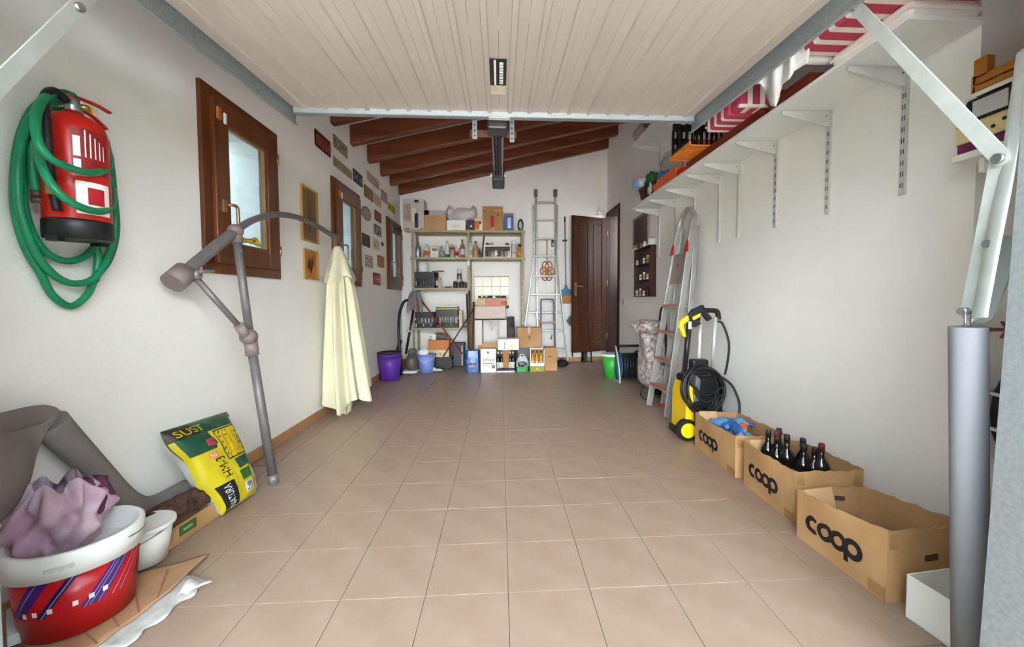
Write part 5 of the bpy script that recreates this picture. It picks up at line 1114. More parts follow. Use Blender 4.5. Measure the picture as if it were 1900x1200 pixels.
for k, (px, c, nm) in enumerate(((904, (96, 110, 76), 'green'), (912, (176, 160, 104), 'yellow'), (941, (170, 34, 58), 'red'))):
    xx = X(px); bx_ = thing('yarn_ball', nm+' ball of string on top of the white framed box', 'string ball', (xx, 6.50, zt2+h_+.001)); MB().ell((0, 0, .022), (.033, .033, .026)).build('string_winding', mat('yarn_'+nm, c, .8, bump=.5, bscale=200), bx_); MB().tube([(.030*math.cos(a), .030*math.sin(a), .024+.008*math.sin(2*a)) for a in [2*PI*j/12 for j in range(12)]], .004, 5, closed=True, k=2).build('string_turn', mat('yarn_'+nm, c, .8), bx_)
t = bt(949, 957, 442, 'can', mat('white_can', (236, 226, 212), .4), WHITEP, None, 'aerosol_can', 'white aerosol can with a blue band on the second shelf'); r_ = (X(957)-X(949))/2
MB().lathe([(r_*1.02, .075), (r_*1.02, .083)], n=16).build('blue_band', DBL, t)
bt(960, 969, 448, 'can', mat('orange_can', (236, 128, 36), .4, var=.15, scale=30), DBL, mat('yellow_lab', (236, 176, 60), .5), 'aerosol_can', 'orange aerosol can with a dark blue cap')
# ---- third shelf
x0, x1, h_ = item(766, 806, 503, 533)
def crate(nm, label, x0, x1, y0, y1, z, h, m=BLACKP, bars=5, group=None):
    t = thing(nm, label, 'crate', ((x0+x1)/2, (y0+y1)/2, z), group=group); w, d = (x1-x0)/2, (y1-y0)/2; mb = MB(); e = .006
    mb.box(-w, w, -d, d, 0, e)
    for sy in (-1, 1): ya, yb = sorted((sy*d, sy*d-sy*e)); mb.box(-w, w, ya, yb, 0, h*.16).box(-w, w, ya, yb, h*.62, h); [mb.box(-w+2*w*k/(2*bars)-.008, -w+2*w*k/(2*bars)+.008, ya, yb, h*.16, h*.62) for k in range(2*bars+1)]
    for sx in (-1, 1): xa, xb = sorted((sx*w, sx*w-sx*e)); mb.box(xa, xb, -d, d, 0, h*.45).box(xa, xb, -d, d, h*.7, h)
    mb.build('crate_frame', m, t); [MB().box(-w-.004, w+.004, q-.004, q+.004, h-.012, h).build('crate_rim', m, t) for q in (-d, d)]; return t
crate('black_crate', 'black crate of tools on the left of the third shelf', x0, x1, 6.42, 6.68, zt3+.001, h_*.98)
for k, (px, c, nm) in enumerate(((776, (182, 84, 48), 'orange handled hand tool in the black crate'), (788, (150, 66, 40), 'rust brown tool grip in the black crate'), (798, (60, 58, 60), 'dark tool in the black crate'))):
    t = thing('hand_tool', nm, 'tool', (X(px), 6.50, zt3+.009)); MB().tube([(-.03, 0, .03), (.02, .01, .05), (.06, 0, .045)], .014, 8).build('grip', mat('tool_%d' % k, c, .5), t); MB().cyl((.055, 0, .045), (.075, -.01, .05), .006, n=8).build('shank', STEEL, t)
t = thing('paper_cup', 'white paper cone sticking out of the black tool crate', 'cup', (X(771), 6.45, zt3+.009)); MB().lathe([(.014, 0), (.026, .10), (.024, .10), (.012, .004)], n=14).build('cup_wall', PAPER, t); MB().lathe([(.026, .096), (.028, .10), (.026, .103)], n=14).build('cup_lip', PAPER, t)
x0, x1, h2 = item(775, 793, 483, 501); t = thing('plastic_jug', 'white plastic jug on top of the black tool crate', 'jug', ((x0+x1)/2, 6.52, zt3+h_+.001)); w = (x1-x0)/2; MB().lathe([(w*.85, 0), (w, .01), (w, h2*.75), (w*.6, h2*.95), (w*.6, h2), (w*.5, h2), (w*.5, h2*.8)], n=20, sy=.8).build('jug_body', WHITEP, t); MB().cyl((0, -w*.85, h2*.45), (0, -w*.79, h2*.45), w*.3, n=16).build('logo_disc', LGREY, t)
t = thing('wood_offcut', 'short brown board lying across the tool crate', 'board', (X(808), 6.56, zt3+h_+.006)); B(-.07, .11, -.04, .04, .0, .012).build('board', wood('offcut', (150, 112, 86), (112, 78, 56), 0, .6), t, bevel=.002); B(.02, .10, -.03, .03, .012, .022).build('second_layer', wood('offcut2', (170, 132, 100), (130, 96, 70), 0, .6), t)
bt(807, 813, 504, 'can', mat('dark_can', (70, 62, 58), .4), BLACKP, PAPER, 'spray_can', 'dark spray can right of the tool crate', y=6.56, zb=zt3, pb=533); bt(812, 818, 513, 'can', mat('cream_can', (206, 184, 140), .5), mat('cream_cap2', (190, 170, 130), .5), None, 'spray_can', 'cream coloured can on the third shelf', y=6.48, zb=zt3, pb=533)
bt(847, 856, 498, 'can', mat('pewter', (120, 118, 124), .3, .6), LGREY, PAPER, 'metal_flask', 'grey metal flask on the right of the third shelf', y=6.55, zb=zt3, pb=533)
for k in range(4): bt(840+6*k, 847+6*k, 520+2*(k % 2), 'jar', mat('jar_dark', (64, 46, 42), .2), mat('jar_lid', (150, 140, 136), .35, .6), None, 'glass_jar', ('first', 'second', 'third', 'fourth')[k]+' low dark jar on the right of the third shelf', y=6.44, zb=zt3, pb=533)
t = thing('dark_tray', 'flat dark tray in the middle of the third shelf', 'tray', (X(830), 6.50, zt3+.001)); MB().box(-.05, .05, -.06, .06, 0, .006).box(-.05, .05, -.06, -.055, .006, .022).box(-.05, .05, .055, .06, .006, .022).build('tray_base', mat('rust_tray', (86, 52, 44), .6), t); B(-.03, .03, -.03, .03, .0065, .02).build('contents', DKMET, t)
# ---- fourth shelf
x0, x1, h_ = item(766, 805, 581, 609); crate('black_crate', 'black crate of drinking glasses on the fourth shelf', x0, x1, 6.42, 6.70, zt4+.001, h_, bars=3)
for k in range(3): gx = x0+.045+k*(x1-x0-.09)/2; t = thing('drinking_glass', ('left', 'middle', 'right')[k]+' drinking glass standing before the black crate', 'glass', (gx, 6.385, zt4+.001), group='drinking glasses'); MB().lathe([(.024, 0), (.032, .085), (.0305, .085), (.0225, .006), (0, .006)], n=18).build('glass_wall', clear('tumbler', (190, 188, 190), .2, .25), t); MB().lathe([(.024, 0), (.024, .006)], n=18).build('glass_foot', clear('tumbler', (190, 188, 190), .2, .25), t)
x0, x1, h_ = item(808, 849, 578, 609); crate('black_crate', 'second black crate with mixed jars under the magazines', x0, x1, 6.40, 6.70, zt4+.001, h_, bars=2)
for k in range(6): bottle('preserve_jar', ('left front', 'centre front', 'right front', 'left rear', 'centre rear', 'right rear')[k]+' jar inside the second black crate', (x0+.06+(k % 3)*.085, 6.46+.10*(k//3), zt4+.0085), .09, .030, (mat('jar_grey', (140, 138, 140), .3), mat('jar_brown', (110, 90, 70), .3))[k % 2], LGREY, None, 'jar', 'jar', 'jars in the second crate')
z = zt4+h_+.002
for nm, c, d, hq in (('dark magazine under the yellow one', (44, 40, 34), 0, .016), ('yellow magazine on the second black crate', (196, 184, 84), .004, .020), ('black catalogue on the yellow magazine', (36, 34, 34), .0, .014), ('white booklet on top of the magazine pile', (226, 222, 216), .03, .022)):
    t = thing('magazine', nm, 'magazine', ((x0+x1)/2+d*.5, 6.52, z), .05*d*20, 'magazines on the crate'); w = (x1-x0)/2-d*.9
    B(-w, w, -.11, .11, .001, hq-.001).build('page_block', PAPER, t); MB().box(-w-.001, w+.001, -.112, .112, hq-.001, hq).box(-w-.001, w+.001, -.112, .112, 0, .001).box(-w-.001, w+.001, -.112, -.1105, 0, hq).build('cover', mat('mag_%d_%d' % (c[0], c[2]), c, .5, var=.1), t); z += hq+.0005
t = thing('book', 'cream book standing upright at the end of the fourth shelf', 'book', (X(854), 6.46, zt4+.001)); B(-.022, .022, -.07, .08, .002, h_-.004).build('page_block', PAPER, t); MB().box(-.026, -.022, -.072, .082, 0, h_).box(.022, .026, -.072, .082, 0, h_).box(-.026, .026, -.075, -.071, 0, h_).build('cover', mat('cream_cover', (216, 200, 164), .6), t)
t = thing('price_tag', 'white and blue paper tag hanging at the middle post of the shelving', 'tag', at(869, 490, SY0-.012)); B(-.022, .022, -.001, .001, -.02, .045).build('paper', PAPER, t); B(-.016, .010, -.0016, .0016, -.055, -.02).build('blue_stub', mat('tag_blue', (120, 160, 200), .6), t)

# ================================================================== laundry sink in the right bay
KY = 6.33
kx0, kx1 = at(880, 580, KY).x, at(938, 580, KY).x
STONE = mat('white_stone', (222, 216, 206), .6, var=.04, scale=10); PINKST = mat('terrazzo', (206, 186, 172), .5, var=.08, scale=40)
k = thing('laundry_sink', 'stone laundry sink on two white piers under the shelving', 'sink', ((kx0+kx1)/2, 6.55, 0))
zb0, zb1 = at(900, 594, KY).z, at(900, 568, KY).z
mb = MB().box(kx0, kx1, KY, KY+.03, zb0, zb1).box(kx0, kx1, YB-.06, YB-.03, zb0, zb1).box(kx0, kx0+.03, KY+.03, YB-.06, zb0, zb1).box(kx1-.03, kx1, KY+.03, YB-.06, zb0, zb1).box(kx0, kx1, KY, YB-.03, zb0, zb0+.03); mb.build('basin', PINKST, k, True, bevel=.006)
B(kx0, kx0+.12, KY+.02, YB-.02, 0, zb0-.001).build('pier', STONE, k, True, bevel=.004); B(kx1-.10, kx1+.02, KY+.02, YB-.02, 0, zb0-.001).build('pier', STONE, k, True, bevel=.004)
cx = (kx0+kx1)/2+.02; MB().tube([(cx-.022, KY+.08, zb0), (cx-.022, KY+.08, zb0-.08), (cx-.018, KY+.08, zb0-.14), (cx, KY+.08, zb0-.155), (cx+.018, KY+.08, zb0-.14), (cx+.022, KY+.08, zb0-.06), (cx+.022, KY+.08, zb0-.005)], .012, 10).build('trap_pipe', WHITEP, k, True)
q0, q1 = at(880, 514, YB-.015), at(944, 545, YB-.015)
bk = MB(); bk.box(q0.x, q1.x, YB-.012, YB-.001, q1.z-.25, q0.z); bk = bk.build('splashback', GROUT, k, True)
nt = 4; tw = (q1.x-q0.x)/nt
for i in range(nt):
    for j in range(3): B(q0.x+i*tw+.0015, q0.x+(i+1)*tw-.0015, YB-.017, YB-.012, q0.z-(j+1)*.16+.0015, q0.z-j*.16-.0015).build('wall_tile', mat('cream_tile', (234, 226, 204), .3, var=.03), bk, True, bevel=.002)
mb = MB().box(q0.x-.01, q1.x+.01, YB-.03, YB-.001, q0.z, q0.z+.018); mb.build('top_edging', mat('edging', (196, 182, 150), .5), k, True)
cw = wood('copper_board', (192, 106, 56), (150, 74, 36), 0, .4)
t = thing('wash_board_box', 'reddish wooden box of brushes standing on the sink', 'box', ((kx0+kx1)/2+.03, KY+.14, zb1+.001)); w = (kx1-kx0)/2-.01
B(-w, w, -.11, -.10, 0, .12).build('front_board', cw, t); B(-w, w, .10, .11, 0, .12).build('back_board', cw, t); B(-w, -w+.01, -.10, .10, 0, .12).build('end_board', cw, t); B(w-.01, w, -.10, .10, 0, .12).build('end_board', cw, t); B(-w, w, -.1, .1, 0, .006).build('base_board', cw, t)
B(-w-.002, -w+.13, -.114, -.1102, .005, .115).build('cream_label', mat('old_label', (216, 190, 146), .6, var=.2, scale=40), t)
MB().ell((w-.04, -.125, .05), (.05, .016, .025)).build('copper_scoop', mat('copper', (176, 100, 62), .4, .4), t)
for kk, (dx, c, nm) in enumerate(((-.20, (110, 106, 60), 'olive sponge on the wooden brush box'), (-.12, (170, 150, 60), 'yellow ball on the wooden brush box'), (-.03, (80, 66, 60), 'dark scrubbing brush on the wooden brush box'), (.10, (130, 118, 110), 'grey rag roll on the wooden brush box'), (.19, (96, 84, 80), 'brown cleaning brush at the right of the brush box'))):
    t = thing('cleaning_item', nm, 'cleaning item', ((kx0+kx1)/2+.03+dx, KY+.13, zb1+.122)); crumple((0, 0, .024), (.045 if kk > 1 else .026, .03, .022), 60+kk, 14, 9, .25).build('item_body', mat('clean_%d' % kk, c, .7, var=.2, scale=30), t); B(-.03 if kk > 1 else -.012, .03 if kk > 1 else .012, -.012, .012, .0, .006).build('item_base', WHITEP, t)
B0 = at(905, 540, KY+.1)
t = thing('draining_board', 'grey plank lying across the top of the brush box', 'board', ((kx0+kx1)/2+.06, KY+.20, zb1+.122)); B(-.24, .24, .0, .045, 0, .012).build('board', wood('greyplank', (176, 160, 142), (140, 124, 108), 0, .6), t, bevel=.002); B(-.10, .10, .045, .06, 0, .02).build('edge_strip', STEEL, t)

# ================================================================== things standing on the floor by the back wall
FY = 5.86
def fx(px, y=FY): return at(px, 690, y).x
def fh(pt, y, px=930): return at(px, pt, y).z
x0, x1 = fx(863), fx(889)
t = thing('water_pack', 'blue shrink-wrapped pack of water bottles on the floor', 'water pack', ((x0+x1)/2, FY+.10, 0)); w, hz_ = (x1-x0)/2, fh(650, FY); BLUEW = mat('blue_pack', (36, 110, 178), .25, var=.2, scale=20, rgb2=(20, 60, 130))
def wp(u, v):
    a = 2*PI*u; c_, s_ = math.cos(a), math.sin(a); k = 1-.10*max(0, v-.7)/.3+.05*math.sin(6*a)*(.4+.6*v); return (w*math.copysign(abs(c_)**.35, c_)*k, .10*math.copysign(abs(s_)**.35, s_)*k, .004+hz_*.97*v)
MB().grid(wp, 48, 16).build('film_wrap', BLUEW, t)
for i in range(3):
    for j in range(2): MB().lathe([(w*.32, hz_*.02), (w*.32, hz_*.82), (.012, hz_*.95), (.012, hz_)], (-w*.62+i*w*.62, -.045+.09*j, 0), n=12).build('water_bottle', PB[0], t)
B(-w*.55, w*.6, -.1065, -.104, hz_*.22, hz_*.42).build('logo_field', mat('navy_logo', (20, 36, 96), .4), t); letter(t, 'lella', (-w*.45, -.1075, hz_*.25), (1, 0, 0), (0, 0, 1), hz_*.13, WINK, width=w*.95); MB().cyl((-w*.5, -.1065, hz_*.5), (-w*.5, -.104, hz_*.5), w*.22, n=14).build('pink_dot', mat('magenta', (214, 50, 140), .5), t); MB().cyl((w*.1, -.1065, hz_*.56), (w*.1, -.104, hz_*.56), w*.4, n=16).build('pale_disc', mat('pale_blue', (130, 190, 226), .5), t)
x0, x1 = fx(892), fx(920.5)
r = carton('wine_carton', 'white wine carton with black lettering on the floor', 'box', x0, x1, FY, FY+.20, 0, fh(647, FY), CARDW, tape=False); fronttext(r, 'I Frati', .18, .85, .48, .12, INK); front(r, .12, .85, .37, .40, GREYP, 'printed_line'); front(r, .42, .55, .82, .9, GREYP, 'printed_mark'); front(r, .1, .6, .26, .32, LGREY, 'printed_text'); front(r, .72, .93, .18, .32, GREYP, 'printed_mark')
t = thing('carton_flap', 'loose brown cardboard piece standing behind the white wine carton', 'cardboard', (fx(906), FY+.235, 0)); B(-.10, .14, -.004, .004, 0, fh(636, FY+.23)).build('card_sheet', CARD, t); B(-.16, -.10, -.006, .002, 0, fh(640, FY+.23)).build('card_side', CARDD, t)
# open carton with bottles
x0, x1 = fx(921.5), fx(954.5); zt = fh(648, FY)
t = thing('bottle_carton', 'open black and white wine carton showing bottles and corks', 'box', ((x0+x1)/2, FY+.11, 0)); w = (x1-x0)/2; hb_ = fh(650, FY)
MB().box(-w, w, -.11, -.105, 0, .045).box(-w, w, .105, .11, 0, hb_).box(-w, -w+.005, -.105, .105, 0, hb_*.5).box(w-.005, w, -.105, .105, 0, hb_*.5).box(-w, w, -.105, .105, 0, .005).build('carton_shell', BLACKP, t); B(-w, w, -.1115, -.1102, .0, .018).build('white_band', WHITEP, t)
mb = MB(); mb.prism([(-.03, .06), (.04, .06), (.065, hb_), (-.045, hb_)], (0, -.10, 0), (1, 0, 0), (0, 0, 1), (0, .004, 0)); mb.build('card_divider', CARDD, t)
for kk, dx in enumerate((-.115, -.06, .075, .12)): bottle('wine_bottle', ('leftmost', 'second', 'third', 'rightmost')[kk]+' wine bottle standing in the open black carton', ((x0+x1)/2+dx*.95, FY+.06, .0055), hb_*.9, .028, GLASSD, mat('foil_white', (226, 222, 214), .4), PAPER, 'wine', 'wine bottle', 'bottles in the black carton')
x0, x1 = fx(924), fx(963); zz = hb_+.004
r = carton('white_gift_box', 'white box with a gold disc lying on the open wine carton', 'box', x0, x1, FY-.005, FY+.20, zz, zz+.165, CARDW, tape=False)
MB().cyl((.045, -.1045, .065), (.045, -.1025, .065), .036, n=24).build('gold_disc', BRASS, r); MB().cyl((.045, -.106, .065), (.045, -.1045, .065), .022, n=20).build('disc_relief', mat('gold_dark', (150, 116, 56), .3, .8), r); [B(-.062, -.050-.006*(q % 2), -.1045, -.1030, .03+.026*q, .048+.026*q).build('printed_mark', INK, r) for q in range(4)]
x0, x1 = fx(958), fx(981)
t = thing('litter_bag', 'green and white plastic bag with a handle on the floor', 'bag', ((x0+x1)/2, FY+.08, 0)); w, hz_ = (x1-x0)/2, fh(663, FY)
def gb(u, v):
    a = 2*PI*u; c_, s_ = math.cos(a), math.sin(a); k = 1-.35*max(0, v-.65)/.35+.04*math.sin(5*a+6*v); return (w*math.copysign(abs(c_)**.45, c_)*k, .07*math.copysign(abs(s_)**.45, s_)*k, .003+hz_*v)
MB().grid(gb, 40, 16).build('bag_body', mat('litter_white', (196, 208, 204), .3, var=.2, scale=20), t); MB().grid(lambda u, v: V(gb(u, v*.36))*1.015+V((0, 0, -.001)), 40, 6).build('green_base', mat('litter_green', (46, 150, 66), .35, var=.1), t)
MB().tube([(-.03, 0, hz_*.98), (-.025, 0, hz_*1.12), (.025, 0, hz_*1.12), (.03, 0, hz_*.98)], .008, 6).build('bag_handle', WHITEP, t); crumple((0, -.068, hz_*.52), (.07, .008, .04), 71, 12, 8, .4).build('print_motif', DKMET, t)
x0, x1 = fx(983.5), fx(1010.5); zt = fh(649, FY)
t = thing('beer_carton', 'white and olive carton with three yellow labelled bottles', 'box', ((x0+x1)/2, FY+.10, 0)); w = (x1-x0)/2
B(-w, w, -.10, -.095, 0, .085).build('olive_front', mat('olive_print', (158, 148, 40), .5), t); B(-w, w, -.10, -.095, .085, .125).build('white_front', CARDW, t)
MB().box(-w, -w+.012, -.10, -.09, .125, zt).box(w-.012, w, -.10, -.09, .125, zt).box(-w, -w+.004, -.09, .10, 0, zt).box(w-.004, w, -.09, .10, 0, zt).box(-w, w, .096, .10, 0, zt).box(-w, w, -.09, .096, 0, .004).build('carton_shell', CARDW, t); B(-w+.004, w-.004, .088, .0955, .125, zt-.02).build('inner_panel', CARDD, t)
MB().prism([(-.03, 0), (.03, 0), (0, .035)], (0, -.1012, .03), (1, 0, 0), (0, 0, 1), (0, .001, 0)).build('printed_triangle', mat('pale_green', (200, 196, 110), .5), t)
for kk in range(3): bottle('lemon_bottle', ('left', 'middle', 'right')[kk]+' yellow bottle in the white and olive carton', ((x0+x1)/2-.065+.065*kk, FY+.06, .005), zt*.92, .029, mat('yellow_glass', (230, 166, 40), .25), mat('dark_capsule', (60, 50, 44), .4), PAPER, 'wine', 'bottle', 'bottles in the olive carton')
x0, x1 = fx(1012), fx(1035); r = carton('carton', 'small plain brown carton at the right of the floor row', 'box', x0, x1, FY+.06, FY+.26, 0, fh(646, FY+.06), CARD, tape=False); front(r, .25, .5, .6, .63, INK, 'printed_mark')
x0, x1 = at(960, 620, 6.16).x, at(1004, 620, 6.16).x; zq = fh(645, 6.16); zr = fh(608, 6.16)
t = thing('plastic_crate', 'grey crate behind the floor row carrying the brown carton', 'crate', ((x0+x1)/2, 6.26, 0)); B(-(x1-x0)/2, (x1-x0)/2, -.08, .08, 0, zq-.015).build('crate_body', GREYP, t, bevel=.006); B(-(x1-x0)/2-.006, (x1-x0)/2+.006, -.088, .088, zq-.015, zq-.001).build('crate_rim', GREYP, t)
r = carton('carton', 'wide brown carton stacked behind the litter bag', 'box', x0, x1, 6.16, 6.34, zq, zr, CARD); front(r, .48, .52, .42, .6, INK, 'printed_mark')
t = thing('rubber_tube', 'dark grey rubber roll standing beside the sink', 'roll', (at(948, 600, 6.42).x, 6.30, 0)); zz = fh(588, 6.30); MB().cyl((.02, 0, 0), (-.01, .02, zz), .072, .062, n=22).build('outer_roll', mat('dark_rubber', (88, 80, 78), .6), t); MB().cyl((-.01, .02, zz), (-.0102, .02, zz+.004), .045, n=18).build('roll_core', BLACKP, t)
t = thing('garden_shears', 'thin metal garden shears lying on the wide brown carton', 'shears', (x0+.04, 6.25, zr+.002)); mb = MB(); mb.bar((-.10, -.05, .02), (.08, .02, .012), .014, .006); mb.bar((-.04, .04, .012), (.10, -.06, .03), .014, .006); mb.build('blades', STEEL, t); MB().cyl((-.10, -.05, .02), (-.16, -.08, .05), .009, n=8).build('handle', BLACKP, t)

# ---- left group on the floor
c = fl(718, 708)
t = tub('purple_bin', 'purple waste bin with a black liner left of the vacuum cleaner', 'bin', (c.x, c.y+.14, 0), .37, .125, .155, mat('purple_plastic', (98, 48, 160), .45, var=.08))
MB().lathe([(.159, .36), (.163, .375), (.150, .378), (.146, .30), (.162, .315)], n=36).build('liner_rim', mat('black_liner', (44, 42, 44), .3, var=.3, scale=30, bump=.5), t)
c = fl(789, 693); BB = mat('periwinkle_plastic', (122, 142, 204), .4, var=.05)
t = tub('mop_bucket', 'light blue mop bucket in front of the shelving', 'bucket', (c.x, c.y+.12, 0), .27, .098, .128, BB, BB, LGREY)
crumple((-.05, .03, .28), (.085, .07, .07), 81, 24, 14, .35).build('white_rag', mat('rag_white', (228, 226, 220), .9, var=.08, scale=18), t)
c = fl(752, 698); VG = mat('vacuum_grey', (92, 86, 84), .4, var=.1)
t = thing('vacuum_cleaner', 'dark upright vacuum cleaner with a looping hose', 'vacuum cleaner', (c.x-.05, c.y+.16, 0)); V0 = V((c.x-.05, c.y+.16, 0))
MB().ell((.10, .06, .16), (.095, .12, .15)).build('motor_body', VG, t); MB().lathe([(.07, .0), (.08, .03), (.06, .10)], (-.09, 0, 0), 18, sx=1.1, sy=1.5).build('floor_head', BLACKP, t)
B(-.02, .20, -.08, .12, .02, .06).build('base_sled', LGREY, t, bevel=.02); B(.04, .16, .02, .14, .27, .36).build('dust_cap', VG, t, bevel=.03)
hp = [at(745, 690, 5.62), at(742, 655, 5.62), at(740, 620, 5.66), at(741, 585, 5.72), at(748, 562, 5.78), at(757, 556, 5.82)]
MB().tube([p-V0 for p in hp], .020, 10).build('suction_hose', BLACKP, t)
MB().cyl((.03, -.02, .30), at(767, 575, 5.82)-V0, .017, n=12).build('wand', BLACKP, t); MB().tube([(-.09, 0, .08), (-.10, .01, .25), at(742, 632, 5.66)-V0], .026, 10).build('neck_tube', BLACKP, t)
p = at(758, 614, 5.74)-V0; MB().cyl(p-V((0, 0, .012)), p+V((0, 0, .012)), .03, n=14).build('white_collar', LGREY, t)
# black crate, carton with a cream band
c = fl(818, 686); t = crate('tool_crate', 'black open tool crate on the floor right of the blue bucket', c.x-.11, c.x+.16, c.y+.05, c.y+.30, 0, .19, bars=8); tcx, tcy = c.x+.025, c.y+.175
x0, x1 = at(794, 640, tcy-.10).x, at(833, 640, tcy-.10).x
B(x0-tcx+.03, x1-tcx-.01, -.09, .09, .007, .188).build('grey_insert', GREYP, t)
r = carton('fragile_carton', 'orange brown carton with a cream band on the black tool crate', 'box', x0, x1, tcy-.10, tcy+.12, .1915, .1915+fh(625, tcy-.1)-fh(656, tcy-.1), mat('orange_cardboard', (196, 122, 70), .75, var=.06), tape=False); front(r, 0, 1, 0, .40, mat('cream_band', (226, 206, 164), .7)); fronttext(r, 'FRAGILE', .1, .82, .09, .16, INK)
zc = .1915+fh(625, tcy-.1)-fh(656, tcy-.1)
t = thing('grey_cloth', 'grey rag heaped on the orange brown carton', 'cloth', ((x0+x1)/2, tcy, zc+.002)); crumple((.01, 0, .05), (.13, .09, .05), 91, 24, 12, .3).build('cloth_heap', mat('grey_rag', (120, 112, 108), .9, var=.2, scale=20), t); B(-.11, -.04, -.09, -.086, -.0, .085).build('paper_tag', PAPER, t)
c = fl(850, 680); t = thing('black_case', 'black upright case with a white stripe beside the water pack', 'case', (c.x, c.y+.09, 0)); hq = fh(634, c.y+.05); B(-.105, .105, -.05, .05, 0, hq).build('case_shell', BLACKP, t, bevel=.008); B(.055, .070, -.0515, -.0495, .01, hq*.86).build('white_stripe', WHITEP, t)
t = thing('shoe', 'single white and black shoe lying on the floor before the tool crate', 'shoe', fl(810, 690)); MB().ell((.0, .0, .028), (.095, .036, .027)).ell((-.05, 0, .045), (.045, .033, .03)).build('shoe_upper', mat('shoe_white', (214, 208, 200), .6), t); MB().ell((.0, .0, .012), (.10, .039, .012)).build('sole', BLACKP, t)
# mop with grey head, red handle
a, b = at(772, 545, 6.22), at(858, 656, 5.95)
t = thing('string_mop', 'mop with a grey string head up and a red handle', 'mop', (b.x, b.y, b.z)); MB().cyl(V((0, 0, 0)), a-b, .011, n=10).build('handle', mat('red_handle', (140, 40, 44), .4, var=.1), t)
hv = a-b; rng = random.Random(5)
for kk in range(16):
    e_ = V((rng.uniform(-.13, .10), rng.uniform(-.06, .02), -rng.uniform(.16, .30))); MB().tube([hv, hv+V((e_.x*.5, e_.y-.03, .02)), hv+V((e_.x*.9, e_.y-.03, e_.z*.5)), hv+e_], .016, 6, k=4).build('mop_strand', mat('mop_grey', (150, 146, 152), .9, var=.2) if kk % 4 else mat('mop_mauve', (150, 112, 124), .9), t)
a, b = at(878, 574, 6.10), at(822, 662, 5.95)
t = thing('broom', 'brown broom handle leaning across the red mop handle', 'broom', (b.x, b.y, b.z)); MB().cyl(V((0, 0, 0)), a-b, .010, n=10).build('handle', mat('brown_handle', (70, 44, 38), .5), t); MB().cyl((a-b)*.98, (a-b)*1.03, .013, n=10).build('end_cap', BLACKP, t)
a, b = at(833, 595, 6.28), at(785, 642, 6.05)
for kk, (pa, pb, c, r_) in enumerate((((871, 540), (873, 650), (120, 78, 48), .016), ((879, 560), (876, 650), (88, 60, 44), .014), ((866, 545), (870, 650), (64, 48, 40), .012))):
    a, b = at(*pa, 6.27), at(*pb, 6.05); b.z = .0; t = thing('garden_tool', ('thick brown', 'reddish', 'thin dark')[kk]+' wooden garden tool leaning left of the sink', 'garden tool', b, group='tool handles by the sink'); MB().cyl(V((0, 0, .02)), a-b, r_, n=10).build('shaft', wood('shaft_%d' % kk, c, tuple(int(q*.7) for q in c), 2, .6), t); B(-.03, .03, -.012, .012, 0, .09).build('blade_socket', DKMET, t)

# ================================================================== ladder, beater, brooms on the back wall
LY = 6.62
ld = thing('aluminium_ladder', 'tall aluminium combination ladder leaning on the back wall', 'ladder', (at(1012, 660, LY).x, LY, 0))
def lp(px, py, y=LY): return at(px, py, y)
zf = 0.0
ra = [(994, 354, 6.72), (997, 610, 6.62)], [(1030, 354, 6.72), (1033, 655, 6.62)]
for (px0, py0, y0), (px1, py1, y1) in ra:
    a, b = at(px0, py0, y0), at(px1, py1, y1); b = a+(b-a)*((a.z-.002)/(a.z-b.z)); MB().bar(a, b, .028, .055, (0, 1, 0)).build('inner_rail', ALU, ld, True, bevel=.003)
    MB().box(a.x-.03, a.x+.03, a.y-.045, a.y+.02, a.z-.10, a.z+.02).build('top_fitting', GREYP, ld, True, bevel=.008)
rails = [((990, 380), (991, 470), (966, 668)), ((1034, 380), (1033, 470), (1053, 668))]
for tri in rails:
    pts = [at(p[0], p[1], 6.60-.03*i) for i, p in enumerate(tri)]; d = pts[2]-pts[1]; pts[2] = pts[1]+d*((pts[1].z-.004)/(pts[1].z-pts[2].z))
    for a, b in zip(pts, pts[1:]): MB().bar(a, b, .022, .05, (0, 1, 0)).build('outer_rail', ALU, ld, True, bevel=.003)
    MB().box(pts[2].x-.022, pts[2].x+.022, pts[2].y-.03, pts[2].y+.03, 0, .03).build('foot', BLACKP, ld, True)
for py, xl_, xr_ in ((376, 994, 1030), (408, 993, 1031), (443, 992, 1032), (475, 991, 1033), (512, 988, 1036), (546, 984, 1040), (579, 979, 1044), (613, 975, 1048), (648, 969, 1051)):
    a, b = at(xl_, py, 6.60), at(xr_, py, 6.60); MB().bar(a, b, .030, .026).build('rung', ALU, ld, True, bevel=.004)
t = thing('carpet_beater', 'woven rattan carpet beater hanging behind the ladder', 'carpet beater', at(1015, 445, YB-.03)); ct = at(1016, 503, YB-.03)-at(1015, 445, YB-.03); RAT = mat('rattan', (204, 134, 72), .5, var=.15, scale=20)
MB().cyl((0, 0, 0), (0, 0, ct.z+.12), .009, n=8).build('cane_handle', RAT, t); mb = MB()
for kk in range(6):
    a = PI*kk/3; mb.tube([V((.0, -.004*(kk % 2), ct.z))+V(((.055+.06*math.cos(s))*math.cos(a)-.055*math.sin(s)*math.sin(a), 0, (.085+.09*math.cos(s))*math.sin(a)+.07*math.sin(s)*math.cos(a))) for s in [2*PI*j/14 for j in range(14)]], .011, 6, closed=True, k=2)
mb.build('woven_loops', RAT, t)
t = thing('wall_clip', 'small dark tool clip on the back wall behind the ladder', 'clip', at(1025, 452, YB-.012)); B(-.02, .02, -.03, .01, -.05, .06).build('clip_body', DKMET, t); B(-.012, .012, -.032, -.03, -.03, .0).build('clip_spring', LGREY, t)
bh = at(1048, 402, YB-.04); bb = at(1050, 528, YB-.05)
